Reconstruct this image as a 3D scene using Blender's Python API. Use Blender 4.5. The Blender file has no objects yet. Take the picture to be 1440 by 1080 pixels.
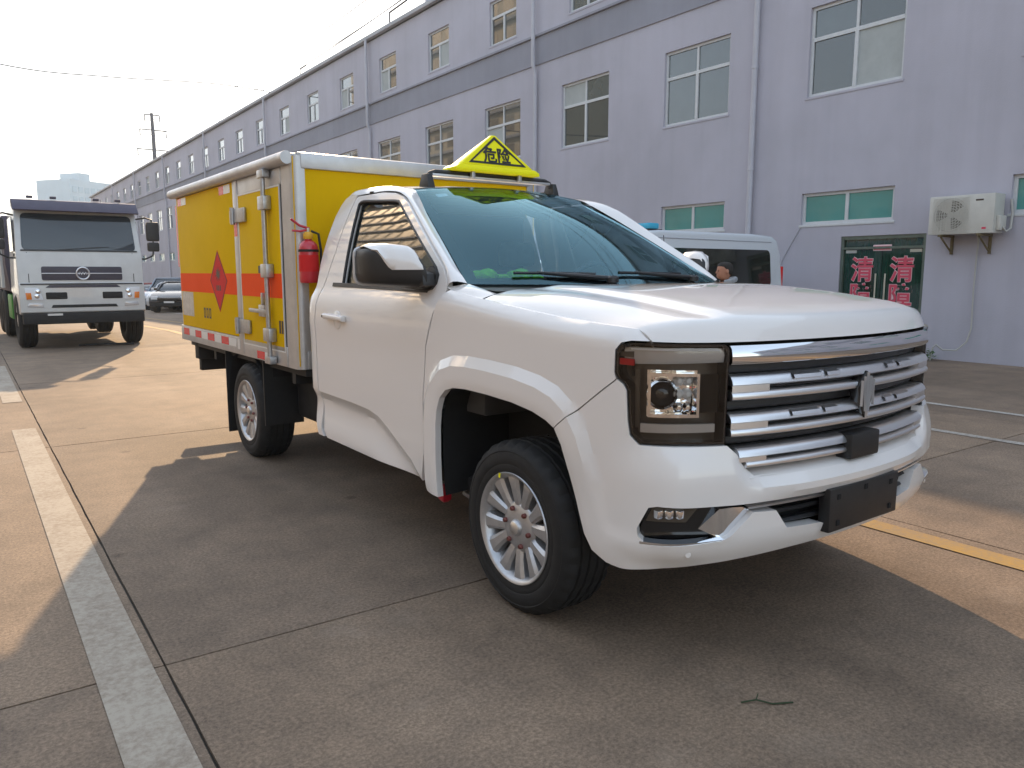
import bpy, bmesh, math, random
from mathutils import Vector, Matrix
from mathutils.geometry import delaunay_2d_cdt
R = math.radians
sc = bpy.context.scene
col = sc.collection
rnd = random.Random(7)

# ------------------------------------------------------------------ camera
cam = bpy.data.cameras.new('camera')
cam.sensor_width = 36.0
cam.lens = 1090.0 / 1440.0 * 36.0
cam.clip_start = 0.05
cam.clip_end = 3000
camo = bpy.data.objects.new('camera', cam)
col.objects.link(camo)
camo.location = (0, 0, 1.40)
camo.rotation_euler = (R(90 - 8.196), 0, R(-35.24))
sc.camera = camo

# ------------------------------------------------------------------ sky, sun, exposure
SUN_AZ, SUN_EL = R(20.3), R(23.6)           # azimuth from +Y towards +X
world = bpy.data.worlds.new('World')
sc.world = world
world.use_nodes = True
wn = world.node_tree
bg = wn.nodes['Background']
sky = wn.nodes.new('ShaderNodeTexSky')
sky.sky_type = 'NISHITA'
sky.sun_disc = False
sky.sun_elevation = SUN_EL
sky.sun_rotation = SUN_AZ
sky.altitude = 50
sky.air_density = 1.0
sky.dust_density = 1.0
sky.ozone_density = 1.0
hz = wn.nodes.new('ShaderNodeGamma')          # thin even haze: evens the sky out as a whole
hz.inputs[1].default_value = 0.42
wn.links.new(sky.outputs[0], hz.inputs[0])
wn.links.new(hz.outputs[0], bg.inputs[0])
bg.inputs[1].default_value = 0.37
sun = bpy.data.lights.new('sun', 'SUN')
sun.energy = 2.6
sun.angle = R(0.6)
sun.color = (1.0, 0.70, 0.41)
suno = bpy.data.objects.new('sun', sun)
col.objects.link(suno)
sdir = Vector((math.sin(SUN_AZ) * math.cos(SUN_EL), math.cos(SUN_AZ) * math.cos(SUN_EL), math.sin(SUN_EL)))
suno.rotation_euler = (-sdir).to_track_quat('-Z', 'Y').to_euler()
suno.location = (0, 0, 40)
vs = sc.view_settings
vs.view_transform = 'Standard'
vs.look = 'None'
vs.exposure = 1.2
vs.gamma = 1.0
vs.use_curve_mapping = False

# ------------------------------------------------------------------ materials
MATS = {}


def mat(name, rgb, rough=0.5, metal=0.0, coat=0.0, var=0.0, vscale=6.0, bump=0.0, bscale=60.0, rgb2=None, emit=None,
        spec=0.5, stretch=(1, 1, 1), coatr=0.04, ior=1.5):
    m = bpy.data.materials.new(name)
    m.use_nodes = True
    nt = m.node_tree
    b = nt.nodes['Principled BSDF']
    b.inputs['Base Color'].default_value = (*rgb, 1)
    b.inputs['Roughness'].default_value = rough
    b.inputs['Metallic'].default_value = metal
    b.inputs['IOR'].default_value = ior
    b.inputs['Coat Weight'].default_value = coat
    b.inputs['Coat Roughness'].default_value = coatr
    b.inputs['Specular IOR Level'].default_value = spec
    if var > 0 or bump > 0:
        tc = nt.nodes.new('ShaderNodeTexCoord')
        mp = nt.nodes.new('ShaderNodeMapping')
        mp.inputs['Scale'].default_value = stretch
        nt.links.new(tc.outputs['Object'], mp.inputs[0])
    if var > 0:
        n = nt.nodes.new('ShaderNodeTexNoise')
        n.inputs['Scale'].default_value = vscale
        n.inputs['Detail'].default_value = 6
        n.inputs['Roughness'].default_value = 0.65
        nt.links.new(mp.outputs[0], n.inputs['Vector'])
        r = nt.nodes.new('ShaderNodeValToRGB')
        c2 = rgb2 or tuple(c * (1 - var) for c in rgb)
        r.color_ramp.elements[0].position = 0.3
        r.color_ramp.elements[0].color = (*c2, 1)
        r.color_ramp.elements[1].position = 0.7
        r.color_ramp.elements[1].color = (*rgb, 1)
        nt.links.new(n.outputs['Fac'], r.inputs[0])
        nt.links.new(r.outputs[0], b.inputs['Base Color'])
        mr = nt.nodes.new('ShaderNodeMapRange')
        mr.inputs[3].default_value = min(1, rough * 1.15)
        mr.inputs[4].default_value = rough * 0.85
        nt.links.new(n.outputs['Fac'], mr.inputs[0])
        nt.links.new(mr.outputs[0], b.inputs['Roughness'])
    if bump > 0:
        n2 = nt.nodes.new('ShaderNodeTexNoise')
        n2.inputs['Scale'].default_value = bscale
        n2.inputs['Detail'].default_value = 4
        nt.links.new(mp.outputs[0], n2.inputs['Vector'])
        bp = nt.nodes.new('ShaderNodeBump')
        bp.inputs['Strength'].default_value = bump
        bp.inputs['Distance'].default_value = 0.01
        nt.links.new(n2.outputs['Fac'], bp.inputs['Height'])
        nt.links.new(bp.outputs[0], b.inputs['Normal'])
    if emit:
        b.inputs['Emission Color'].default_value = (*rgb, 1)
        b.inputs['Emission Strength'].default_value = emit
    MATS[name] = m
    return m


def glass(name, tint, refl=1.0, ior=1.5, rough=0.0, tr=None):
    """thin tinted pane: tinted see-through plus a Fresnel reflection"""
    m = bpy.data.materials.new(name)
    m.use_nodes = True
    nt = m.node_tree
    nt.nodes.remove(nt.nodes['Principled BSDF'])
    out = nt.nodes['Material Output']
    tp = nt.nodes.new('ShaderNodeBsdfTransparent')
    tp.inputs[0].default_value = (*tint, 1)
    gl = nt.nodes.new('ShaderNodeBsdfGlossy')
    gl.inputs['Roughness'].default_value = rough
    gl.inputs['Color'].default_value = (*(tr or (refl, refl, refl)), 1)
    fr = nt.nodes.new('ShaderNodeFresnel')
    fr.inputs[0].default_value = ior
    mx = nt.nodes.new('ShaderNodeMixShader')
    nt.links.new(fr.outputs[0], mx.inputs[0])
    nt.links.new(tp.outputs[0], mx.inputs[1])
    nt.links.new(gl.outputs[0], mx.inputs[2])
    nt.links.new(mx.outputs[0], out.inputs[0])
    MATS[name] = m
    return m


def concrete(name, base, dark, light, wear=1.0):
    """yard concrete: blotches, stains, aggregate grain; world space so slabs differ"""
    m = bpy.data.materials.new(name)
    m.use_nodes = True
    nt = m.node_tree
    L = nt.links.new
    b = nt.nodes['Principled BSDF']
    b.inputs['Roughness'].default_value = 0.80
    b.inputs['Specular IOR Level'].default_value = 0.38
    g = nt.nodes.new('ShaderNodeNewGeometry')

    def noise(s, d, r=0.6):
        n = nt.nodes.new('ShaderNodeTexNoise')
        n.inputs['Scale'].default_value = s
        n.inputs['Detail'].default_value = d
        n.inputs['Roughness'].default_value = r
        L(g.outputs['Position'], n.inputs['Vector'])
        return n

    def ramp(src, p0, c0, p1, c1):
        r = nt.nodes.new('ShaderNodeValToRGB')
        r.color_ramp.elements[0].position = p0
        r.color_ramp.elements[1].position = p1
        r.color_ramp.elements[0].color = (*c0, 1)
        r.color_ramp.elements[1].color = (*c1, 1)
        L(src, r.inputs[0])
        return r

    def mix(fac, a, c, mode='MIX'):
        x = nt.nodes.new('ShaderNodeMix')
        x.data_type = 'RGBA'
        x.blend_type = mode
        if isinstance(fac, float):
            x.inputs[0].default_value = fac
        else:
            L(fac, x.inputs[0])
        L(a, x.inputs[6])
        L(c, x.inputs[7])
        return x.outputs[2]
    big = ramp(noise(0.55, 7, 0.62).outputs['Fac'], 0.34, dark, 0.66, base)
    mid = ramp(noise(3.1, 8, 0.7).outputs['Fac'], 0.35, (0.72, 0.72, 0.72), 0.66, (1.12, 1.1, 1.06))
    c1 = mix(0.75, big.outputs[0], mid.outputs[0], 'MULTIPLY')
    fine = ramp(noise(70, 5, 0.8).outputs['Fac'], 0.38, (0.50, 0.48, 0.46), 0.64, (1.32, 1.30, 1.27))
    c2 = mix(0.8, c1, fine.outputs[0], 'MULTIPLY')
    st = ramp(noise(1.15, 9, 0.75).outputs['Fac'], 0.57, (0, 0, 0), 0.74, (1, 1, 1))
    lt = nt.nodes.new('ShaderNodeRGB')
    lt.outputs[0].default_value = (*light, 1)
    f = nt.nodes.new('ShaderNodeMath')
    f.operation = 'MULTIPLY'
    f.inputs[1].default_value = 0.45 * wear
    L(st.outputs[0], f.inputs[0])
    c3 = mix(f.outputs[0], c2, lt.outputs[0])
    vo = nt.nodes.new('ShaderNodeTexVoronoi')
    vo.inputs['Scale'].default_value = 1.4
    L(g.outputs['Position'], vo.inputs['Vector'])
    sp = ramp(vo.outputs['Distance'], 0.03, (0.45, 0.43, 0.42), 0.07, (1, 1, 1))
    c4 = mix(0.7, c3, sp.outputs[0], 'MULTIPLY')
    oi = nt.nodes.new('ShaderNodeObjectInfo')
    orr = ramp(oi.outputs['Random'], 0.0, (0.86, 0.86, 0.87), 1.0, (1.07, 1.05, 1.02))
    c5 = mix(1.0, c4, orr.outputs[0], 'MULTIPLY')
    # tyre-dirt lanes running along the yard, oil spots, hairline cracks
    mp = nt.nodes.new('ShaderNodeMapping')
    mp.inputs['Scale'].default_value = (1.0, 0.10, 1.0)
    L(g.outputs['Position'], mp.inputs[0])
    ln = nt.nodes.new('ShaderNodeTexNoise')
    ln.inputs['Scale'].default_value = 1.3
    ln.inputs['Detail'].default_value = 6
    L(mp.outputs[0], ln.inputs['Vector'])
    lr = ramp(ln.outputs['Fac'], 0.36, (0.80, 0.79, 0.78), 0.58, (1.04, 1.04, 1.04))
    c5 = mix(0.8, c5, lr.outputs[0], 'MULTIPLY')
    oil = ramp(noise(0.42, 10, 0.72).outputs['Fac'], 0.60, (1, 1, 1), 0.74, (0.55, 0.54, 0.53))
    c5 = mix(0.75, c5, oil.outputs[0], 'MULTIPLY')
    wn_ = noise(1.7, 5, 0.6)
    wm = nt.nodes.new('ShaderNodeVectorMath')
    wm.operation = 'MULTIPLY_ADD'
    wm.inputs[1].default_value = (0.9, 0.9, 0.9)
    L(wn_.outputs['Color'], wm.inputs[0])
    L(g.outputs['Position'], wm.inputs[2])
    ck = nt.nodes.new('ShaderNodeTexVoronoi')
    ck.feature = 'DISTANCE_TO_EDGE'
    ck.inputs['Scale'].default_value = 0.23
    L(wm.outputs[0], ck.inputs['Vector'])
    cr_ = ramp(ck.outputs['Distance'], 0.0006, (0.55, 0.53, 0.52), 0.0016, (1, 1, 1))
    c5 = mix(0.28, c5, cr_.outputs[0], 'MULTIPLY')
    L(c5, b.inputs['Base Color'])
    bp = nt.nodes.new('ShaderNodeBump')
    bp.inputs['Strength'].default_value = 0.45
    bp.inputs['Distance'].default_value = 0.004
    L(noise(140, 4, 0.7).outputs['Fac'], bp.inputs['Height'])
    L(bp.outputs[0], b.inputs['Normal'])
    MATS[name] = m
    return m


def worn_paint(name, rgb, under, lo=0.36, hi=0.52):
    """road paint worn through to the concrete"""
    m = bpy.data.materials.new(name)
    m.use_nodes = True
    nt = m.node_tree
    L = nt.links.new
    b = nt.nodes['Principled BSDF']
    b.inputs['Roughness'].default_value = 0.75
    g = nt.nodes.new('ShaderNodeNewGeometry')
    ns = []
    for s, d in ((2.2, 8), (38, 5)):
        n = nt.nodes.new('ShaderNodeTexNoise')
        n.inputs['Scale'].default_value = s
        n.inputs['Detail'].default_value = d
        n.inputs['Roughness'].default_value = 0.75
        L(g.outputs['Position'], n.inputs['Vector'])
        ns.append(n)
    a = nt.nodes.new('ShaderNodeMath')
    a.operation = 'ADD'
    L(ns[0].outputs['Fac'], a.inputs[0])
    L(ns[1].outputs['Fac'], a.inputs[1])
    h = nt.nodes.new('ShaderNodeMath')
    h.operation = 'MULTIPLY'
    h.inputs[1].default_value = 0.5
    L(a.outputs[0], h.inputs[0])
    r = nt.nodes.new('ShaderNodeValToRGB')
    r.color_ramp.elements[0].position = lo
    r.color_ramp.elements[1].position = hi
    r.color_ramp.elements[0].color = (*under, 1)
    r.color_ramp.elements[1].color = (*rgb, 1)
    L(h.outputs[0], r.inputs[0])
    L(r.outputs[0], b.inputs['Base Color'])
    MATS[name] = m
    return m


def wall_paint(name, rgb, dark):
    """exterior paint with rain streaks and patchy fading"""
    m = bpy.data.materials.new(name)
    m.use_nodes = True
    nt = m.node_tree
    L = nt.links.new
    b = nt.nodes['Principled BSDF']
    b.inputs['Roughness'].default_value = 0.8
    g = nt.nodes.new('ShaderNodeNewGeometry')
    outs = []
    for sc_, scale, det in (((1, 1, 1), 0.6, 6), ((1, 2.2, 0.10), 1.5, 6), ((1, 1, 1), 40, 3)):
        mp = nt.nodes.new('ShaderNodeMapping')
        mp.inputs['Scale'].default_value = sc_
        L(g.outputs['Position'], mp.inputs[0])
        n = nt.nodes.new('ShaderNodeTexNoise')
        n.inputs['Scale'].default_value = scale
        n.inputs['Detail'].default_value = det
        n.inputs['Roughness'].default_value = 0.6
        L(mp.outputs[0], n.inputs['Vector'])
        outs.append(n.outputs['Fac'])
    r1 = nt.nodes.new('ShaderNodeValToRGB')
    r1.color_ramp.elements[0].position = 0.3
    r1.color_ramp.elements[0].color = (*dark, 1)
    r1.color_ramp.elements[1].position = 0.62
    r1.color_ramp.elements[1].color = (*rgb, 1)
    L(outs[0], r1.inputs[0])
    r2 = nt.nodes.new('ShaderNodeValToRGB')
    r2.color_ramp.elements[0].position = 0.30
    r2.color_ramp.elements[0].color = (0.965, 0.962, 0.962, 1)
    r2.color_ramp.elements[1].position = 0.55
    r2.color_ramp.elements[1].color = (1.02, 1.02, 1.02, 1)
    L(outs[1], r2.inputs[0])
    x = nt.nodes.new('ShaderNodeMix')
    x.data_type = 'RGBA'
    x.blend_type = 'MULTIPLY'
    x.inputs[0].default_value = 1.0
    L(r1.outputs[0], x.inputs[6])
    L(r2.outputs[0], x.inputs[7])
    L(x.outputs[2], b.inputs['Base Color'])
    bp = nt.nodes.new('ShaderNodeBump')
    bp.inputs['Strength'].default_value = 0.25
    bp.inputs['Distance'].default_value = 0.01
    L(outs[2], bp.inputs['Height'])
    L(bp.outputs[0], b.inputs['Normal'])
    MATS[name] = m
    return m


mat('white_paint', (0.80, 0.765, 0.735), 0.34, coat=1.0, coatr=0.03)
mat('chrome', (0.80, 0.81, 0.83), 0.08, metal=1.0)
mat('satin_chrome', (0.86, 0.86, 0.87), 0.33, metal=1.0)
mat('alloy', (0.56, 0.56, 0.57), 0.34, metal=0.7, var=0.15, vscale=30)
mat('aluminium', (0.60, 0.60, 0.61), 0.42, metal=0.75, var=0.22, vscale=5, stretch=(1, 1, 1))
mat('galvanised', (0.55, 0.56, 0.58), 0.38, metal=0.85, var=0.3, vscale=25)
mat('black_plastic', (0.018, 0.018, 0.019), 0.45, var=0.25, vscale=20, bump=0.1, bscale=250)
mat('gloss_black', (0.008, 0.008, 0.009), 0.12, coat=0.5)
mat('chassis_black', (0.012, 0.012, 0.013), 0.65, var=0.4, vscale=8)
mat('dark_void', (0.006, 0.006, 0.006), 0.95)
mat('tyre_rubber', (0.013, 0.013, 0.0135), 0.72, var=0.3, vscale=15, bump=0.15, bscale=180)
mat('yellow_panel', (0.78, 0.48, 0.002), 0.65, var=0.10, vscale=2, spec=0.05)
mat('orange_film', (0.92, 0.085, 0.008), 0.6, var=0.08, vscale=3, spec=0.08)
mat('red_film', (0.66, 0.03, 0.03), 0.6, var=0.1, vscale=6, spec=0.1)
mat('red_reflector', (0.72, 0.03, 0.03), 0.25)
mat('white_reflector', (0.72, 0.70, 0.66), 0.3)
mat('dark_print', (0.05, 0.03, 0.02), 0.5)
mat('extinguisher_red', (0.55, 0.012, 0.03), 0.3, coat=0.6, var=0.08)
mat('brass_yellow', (0.75, 0.40, 0.02), 0.4)
mat('sign_yellow', (0.96, 0.88, 0.004), 0.5, var=0.05, vscale=6, spec=0.2)
mat('black_print', (0.012, 0.012, 0.012), 0.5)
mat('lamp_grey', (0.55, 0.55, 0.56), 0.2, metal=0.3)
mat('lamp_chrome', (0.85, 0.86, 0.88), 0.05, metal=1.0)
mat('lamp_dark', (0.085, 0.07, 0.055), 0.25)
mat('lamp_white', (0.75, 0.76, 0.78), 0.15)
mat('amber', (0.75, 0.20, 0.02), 0.2)
mat('lug_red', (0.20, 0.07, 0.06), 0.4, metal=0.6)
mat('seat_grey', (0.30, 0.30, 0.30), 0.8, var=0.2, vscale=14)
mat('interior_dark', (0.07, 0.07, 0.072), 0.7, var=0.2, vscale=10)
mat("cloth_green", (0.30, 0.95, 0.02), 0.8, var=0.35, vscale=30, bump=0.5, bscale=90)
glass('car_glass', (0.80, 0.94, 0.96), 1.0, 1.82, tr=(0.50, 0.87, 1.0))
glass('side_glass', (0.30, 0.38, 0.37), 1.0, 1.9)
glass('lamp_glass', (0.93, 0.92, 0.90), 1.0, 1.45)
mat('mirror_glass', (0.8, 0.8, 0.8), 0.02, metal=1.0)
mat('truck_white', (0.62, 0.62, 0.60), 0.4, coat=0.5, var=0.10, vscale=4)
mat('truck_purple', (0.075, 0.065, 0.10), 0.5, var=0.2)
mat('truck_grille', (0.055, 0.05, 0.07), 0.45)
mat('van_white', (0.66, 0.70, 0.74), 0.35, coat=0.6)
mat('van_glass', (0.012, 0.016, 0.015), 0.06, coat=0.4)
mat('far_glass', (0.03, 0.04, 0.05), 0.05, coat=0.6)
mat('blue_lamp', (0.05, 0.42, 0.62), 0.2)
mat('skin', (0.46, 0.22, 0.14), 0.55, var=0.15, vscale=30)
mat('hair', (0.02, 0.017, 0.015), 0.7, bump=0.6, bscale=200)
mat('jacket', (0.035, 0.045, 0.055), 0.75, var=0.35, vscale=22, bump=0.4, bscale=40)
mat('hood_fur', (0.42, 0.44, 0.47), 0.9, var=0.4, vscale=60, bump=0.8, bscale=120)
mat('trousers', (0.03, 0.032, 0.04), 0.8, var=0.3, vscale=18)
mat('green_gear', (0.04, 0.30, 0.03), 0.5, var=0.3, vscale=12)
wall_paint('wall_lavender', (0.462, 0.452, 0.515), (0.405, 0.398, 0.450))
wall_paint('band_grey', (0.29, 0.295, 0.345), (0.25, 0.255, 0.295))
wall_paint('roof_cap', (0.45, 0.46, 0.48), (0.33, 0.34, 0.36))
mat('frame_white', (0.62, 0.64, 0.65), 0.45, var=0.12, vscale=9)
mat('pane_grey', (0.055, 0.075, 0.08), 0.03, var=0.3, vscale=0.8, coat=1.0, coatr=0.01, ior=1.75)
mat('pane_dark', (0.02, 0.028, 0.03), 0.03, coat=1.0, coatr=0.01, ior=1.75)
mat('pane_teal', (0.08, 0.30, 0.28), 0.12, var=0.15, vscale=1.5, coat=0.5)
mat('curtain', (0.42, 0.45, 0.44), 0.7, var=0.15, vscale=4)
mat('pipe_white', (0.50, 0.50, 0.55), 0.5, var=0.12, vscale=4)
mat('door_green', (0.006, 0.05, 0.033), 0.12, coat=0.6, var=0.5, vscale=5, stretch=(1, 4, 0.4))
mat('door_frame', (0.16, 0.20, 0.17), 0.35, metal=0.4, var=0.3)
mat('letter_red', (0.62, 0.07, 0.12), 0.5)
mat('letter_pink', (0.82, 0.58, 0.60), 0.5)
mat('steel_handle', (0.6, 0.62, 0.58), 0.3, metal=0.9)
mat('ac_cream', (0.60, 0.59, 0.54), 0.45, var=0.12, vscale=6)
mat('ac_grille', (0.22, 0.21, 0.18), 0.6)
mat('rusty_steel', (0.20, 0.15, 0.07), 0.7, var=0.5, vscale=18)
mat('hose_white', (0.42, 0.41, 0.38), 0.6)
mat('twig_dark', (0.03, 0.05, 0.02), 0.8)
mat('leaf_green', (0.06, 0.17, 0.015), 0.6, var=0.4, vscale=20)
mat('wire_dark', (0.10, 0.10, 0.11), 0.7)
mat('pole_steel', (0.07, 0.07, 0.085), 0.6, var=0.2)
mat('tower_blue', (0.36, 0.48, 0.55), 0.3, var=0.1, vscale=0.3)
mat('tower_glass', (0.26, 0.40, 0.48), 0.1)
mat('facade_cream', (0.62, 0.54, 0.40), 0.7, var=0.12, vscale=0.5)
mat('facade_dark', (0.10, 0.09, 0.07), 0.4)
mat('joint_dark', (0.075, 0.062, 0.05), 0.95, var=0.4, vscale=3)
concrete('yard_concrete', (0.312, 0.234, 0.172), (0.220, 0.165, 0.122), (0.35, 0.282, 0.22))
worn_paint('line_white', (0.38, 0.33, 0.265), (0.235, 0.185, 0.14), 0.40, 0.56)
worn_paint('line_yellow', (0.44, 0.255, 0.06), (0.30, 0.21, 0.12), 0.40, 0.60)
worn_paint('line_faint', (0.55, 0.52, 0.47), (0.27, 0.23, 0.19), 0.42, 0.60)


# ------------------------------------------------------------------ mesh helpers
class MB:
    """collects faces, then becomes ONE mesh object"""

    def __init__(self):
        self.v = []
        self.f = []

    def add(self, vs_, fs_, flip=False):
        o = len(self.v)
        self.v += [tuple(p) for p in vs_]
        for f in fs_:
            g = [i + o for i in f]
            self.f.append(g[::-1] if flip else g)
        return self

    def box(self, a, b):
        (x0, y0, z0), (x1, y1, z1) = a, b
        x0, x1 = min(x0, x1), max(x0, x1)
        y0, y1 = min(y0, y1), max(y0, y1)
        z0, z1 = min(z0, z1), max(z0, z1)
        return self.add([(x0, y0, z0), (x1, y0, z0), (x1, y1, z0), (x0, y1, z0), (x0, y0, z1), (x1, y0, z1), (x1, y1, z1), (x0, y1, z1)],
                        [(0, 3, 2, 1), (4, 5, 6, 7), (0, 1, 5, 4), (1, 2, 6, 5), (2, 3, 7, 6), (3, 0, 4, 7)])

    def grid(self, fn, nu, nv, flip=False, wrap=False):
        vs_ = []
        for j in range(nv + 1):
            for i in range(nu + (0 if wrap else 1)):
                vs_.append(fn(i / nu, j / nv))
        w = nu if wrap else nu + 1
        fs_ = []
        for j in range(nv):
            for i in range(nu):
                i2 = (i + 1) % w
                fs_.append((j * w + i, j * w + i2, (j + 1) * w + i2, (j + 1) * w + i))
        return self.add(vs_, fs_, flip)

    def loft(self, rings, closed=True, caps=True, flip=False):
        n = len(rings[0])
        vs_ = [p for r in rings for p in r]
        fs_ = []
        for j in range(len(rings) - 1):
            for i in range(n if closed else n - 1):
                i2 = (i + 1) % n
                fs_.append((j * n + i, j * n + i2, (j + 1) * n + i2, (j + 1) * n + i))
        if caps and closed:
            fs_.append(tuple(range(n))[::-1])
            fs_.append(tuple((len(rings) - 1) * n + i for i in range(n)))
        return self.add(vs_, fs_, flip)

    def tube(self, path, r, n=10, caps=True):
        path = [Vector(p) for p in path]
        rs = r if isinstance(r, (list, tuple)) else [r] * len(path)
        rings = []
        t0 = (path[1] - path[0]).normalized()
        up = Vector((0, 0, 1)) if abs(t0.z) < 0.9 else Vector((1, 0, 0))
        a = t0.cross(up).normalized()
        for i, p in enumerate(path):
            t = (path[min(i + 1, len(path) - 1)] - path[max(i - 1, 0)]).normalized()
            a = (a - t * a.dot(t)).normalized()
            b = t.cross(a)
            rings.append([p + (a * math.cos(2 * math.pi * k / n) + b * math.sin(2 * math.pi * k / n)) * rs[i] for k in range(n)])
        return self.loft(rings, True, caps)

    def lathe(self, prof, n=32, origin=(0, 0, 0), axis='Y', caps=False):
        """prof: (radius, height along axis)"""
        o = Vector(origin)
        rings = []
        for r, h in prof:
            ring = []
            for k in range(n):
                c, s = math.cos(2 * math.pi * k / n) * r, math.sin(2 * math.pi * k / n) * r
                ring.append(o + {'Y': Vector((c, h, s)), 'Z': Vector((c, s, h)), 'X': Vector((h, c, s))}[axis])
            rings.append(ring)
        return self.loft(rings, True, caps, flip=(axis == 'Y'))

    def prism(self, poly, fn, d0, d1):
        """poly of 2-D points; fn(a, b, d) -> 3-D; between depths d0 and d1"""
        n = len(poly)
        vs_ = [fn(a, b, d0) for a, b in poly] + [fn(a, b, d1) for a, b in poly]
        fs_ = [tuple(range(n))[::-1], tuple(range(n, 2 * n))]
        for i in range(n):
            j = (i + 1) % n
            fs_.append((i, j, n + j, n + i))
        return self.add(vs_, fs_)

    def build(self, name, m, parent=None, bevel=0.0, seg=2, angle=40, recalc=True):
        me = bpy.data.meshes.new(name)
        me.from_pydata([tuple(p) for p in self.v], [], self.f)
        if recalc or bevel > 0:
            bm = bmesh.new()
            bm.from_mesh(me)
            bmesh.ops.remove_doubles(bm, verts=bm.verts, dist=1e-5)
            if recalc:
                bmesh.ops.recalc_face_normals(bm, faces=bm.faces)
            if bevel > 0:
                ed = [e for e in bm.edges if len(e.link_faces) == 2 and e.calc_face_angle(0) > R(28)]
                bmesh.ops.bevel(bm, geom=ed, offset=bevel, segments=seg, affect='EDGES', profile=0.6, clamp_overlap=True)
            bm.to_mesh(me)
            bm.free()
        for p in me.polygons:
            p.use_smooth = True
        me.set_sharp_from_angle(angle=R(angle))
        me.materials.append(MATS[m])
        o = bpy.data.objects.new(name, me)
        col.objects.link(o)
        if parent is not None:
            o.parent = parent
        return o


def thing(name, label, cat, loc=(0, 0, 0), rz=0.0, group=None):
    o = bpy.data.objects.new(name, None)
    col.objects.link(o)
    o.empty_display_size = 0.1
    o.location = loc
    o.rotation_euler = (0, 0, rz)
    o['label'] = label
    o['category'] = cat
    if group:
        o['group'] = group
    return o


def tag(o, label, cat, group=None):
    o['label'] = label
    o['category'] = cat
    if group:
        o['group'] = group
    return o


def struct(o):
    o['kind'] = 'structure'
    return o


def copy_tree(o, parent=None):
    c = o.copy()
    col.objects.link(c)
    c.parent = parent
    for ch in o.children:
        copy_tree(ch, c)
    return c


def text_mesh(body, size, depth, offset=0.0):
    cu = bpy.data.curves.new('lettering', 'FONT')
    cu.body = body
    cu.size = size
    cu.extrude = depth
    cu.offset = offset
    cu.align_x = 'CENTER'
    cu.align_y = 'CENTER'
    cu.resolution_u = 3
    o = bpy.data.objects.new('lettering', cu)
    col.objects.link(o)
    bpy.context.view_layer.update()
    me = bpy.data.meshes.new_from_object(o.evaluated_get(bpy.context.evaluated_depsgraph_get()))
    bpy.data.objects.remove(o)
    bpy.data.curves.remove(cu)
    return me


def lettering(body, size, depth, m, parent, matrix, offset=0.0, name='lettering', squash=(1, 1)):
    me = text_mesh(body, size, depth, offset)
    xs = [v.co.x for v in me.vertices]
    ys = [v.co.y for v in me.vertices]
    c = Vector(((min(xs) + max(xs)) / 2, (min(ys) + max(ys)) / 2, 0))
    for v in me.vertices:
        v.co -= c
        v.co.x *= squash[0]
        v.co.y *= squash[1]
    me.transform(matrix)
    me.materials.clear()
    me.materials.append(MATS[m])
    o = bpy.data.objects.new(name, me)
    col.objects.link(o)
    o.parent = parent
    return o


def basis(o, ex, ey, ez=None):
    """matrix that takes text x to ex, text y to ey, out of the face to ex x ey"""
    ex, ey = Vector(ex).normalized(), Vector(ey).normalized()
    ez = ex.cross(ey)
    m = Matrix((ex, ey, ez)).transposed().to_4x4()
    m.translation = Vector(o)
    return m


def ss(a, b, x):
    t = max(0.0, min(1.0, (x - a) / (b - a)))
    return t * t * (3 - 2 * t)


def lerp_table(tab, x):
    if x <= tab[0][0]:
        return tab[0][1]
    for (a, b), (c, d) in zip(tab, tab[1:]):
        if x <= c:
            return b + (d - b) * (x - a) / (c - a)
    return tab[-1][1]


def smooth_table(tab, x):
    """Catmull-Rom through a table"""
    if x <= tab[0][0]:
        return tab[0][1]
    if x >= tab[-1][0]:
        return tab[-1][1]
    for i in range(len(tab) - 1):
        if x <= tab[i + 1][0]:
            p1, p2 = tab[i], tab[i + 1]
            p0 = tab[i - 1] if i else p1
            p3 = tab[i + 2] if i + 2 < len(tab) else p2
            h = p2[0] - p1[0]
            m1 = (p2[1] - p0[1]) / (p2[0] - p0[0]) * h
            m2 = (p3[1] - p1[1]) / (p3[0] - p1[0]) * h
            t = (x - p1[0]) / h
            return (2 * t**3 - 3 * t**2 + 1) * p1[1] + (t**3 - 2 * t**2 + t) * m1 + (-2 * t**3 + 3 * t**2) * p2[1] + (t**3 - t**2) * m2
    return tab[-1][1]


def inside(p, poly):
    x, y = p
    c = False
    j = len(poly) - 1
    for i in range(len(poly)):
        xi, yi = poly[i]
        xj, yj = poly[j]
        if (yi > y) != (yj > y) and x < (xj - xi) * (y - yi) / (yj - yi) + xi:
            c = not c
        j = i
    return c


def segdist(p, a, b):
    ax, ay = a
    dx, dy = b[0] - ax, b[1] - ay
    L = dx * dx + dy * dy
    t = 0 if L == 0 else max(0, min(1, ((p[0] - ax) * dx + (p[1] - ay) * dy) / L))
    return math.hypot(p[0] - ax - t * dx, p[1] - ay - t * dy)


def polydist(p, pts, closed=True):
    n = len(pts)
    return min(segdist(p, pts[i], pts[(i + 1) % n]) for i in range(n if closed else n - 1))


def dens(poly, g, closed=True):
    out = []
    n = len(poly)
    for i in range(n if closed else n - 1):
        a, b = poly[i], poly[(i + 1) % n]
        k = max(1, int(math.ceil(math.hypot(b[0] - a[0], b[1] - a[1]) / g)))
        for t in range(k):
            out.append((a[0] + (b[0] - a[0]) * t / k, a[1] + (b[1] - a[1]) * t / k))
    if not closed:
        out.append(poly[-1])
    return out


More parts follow.
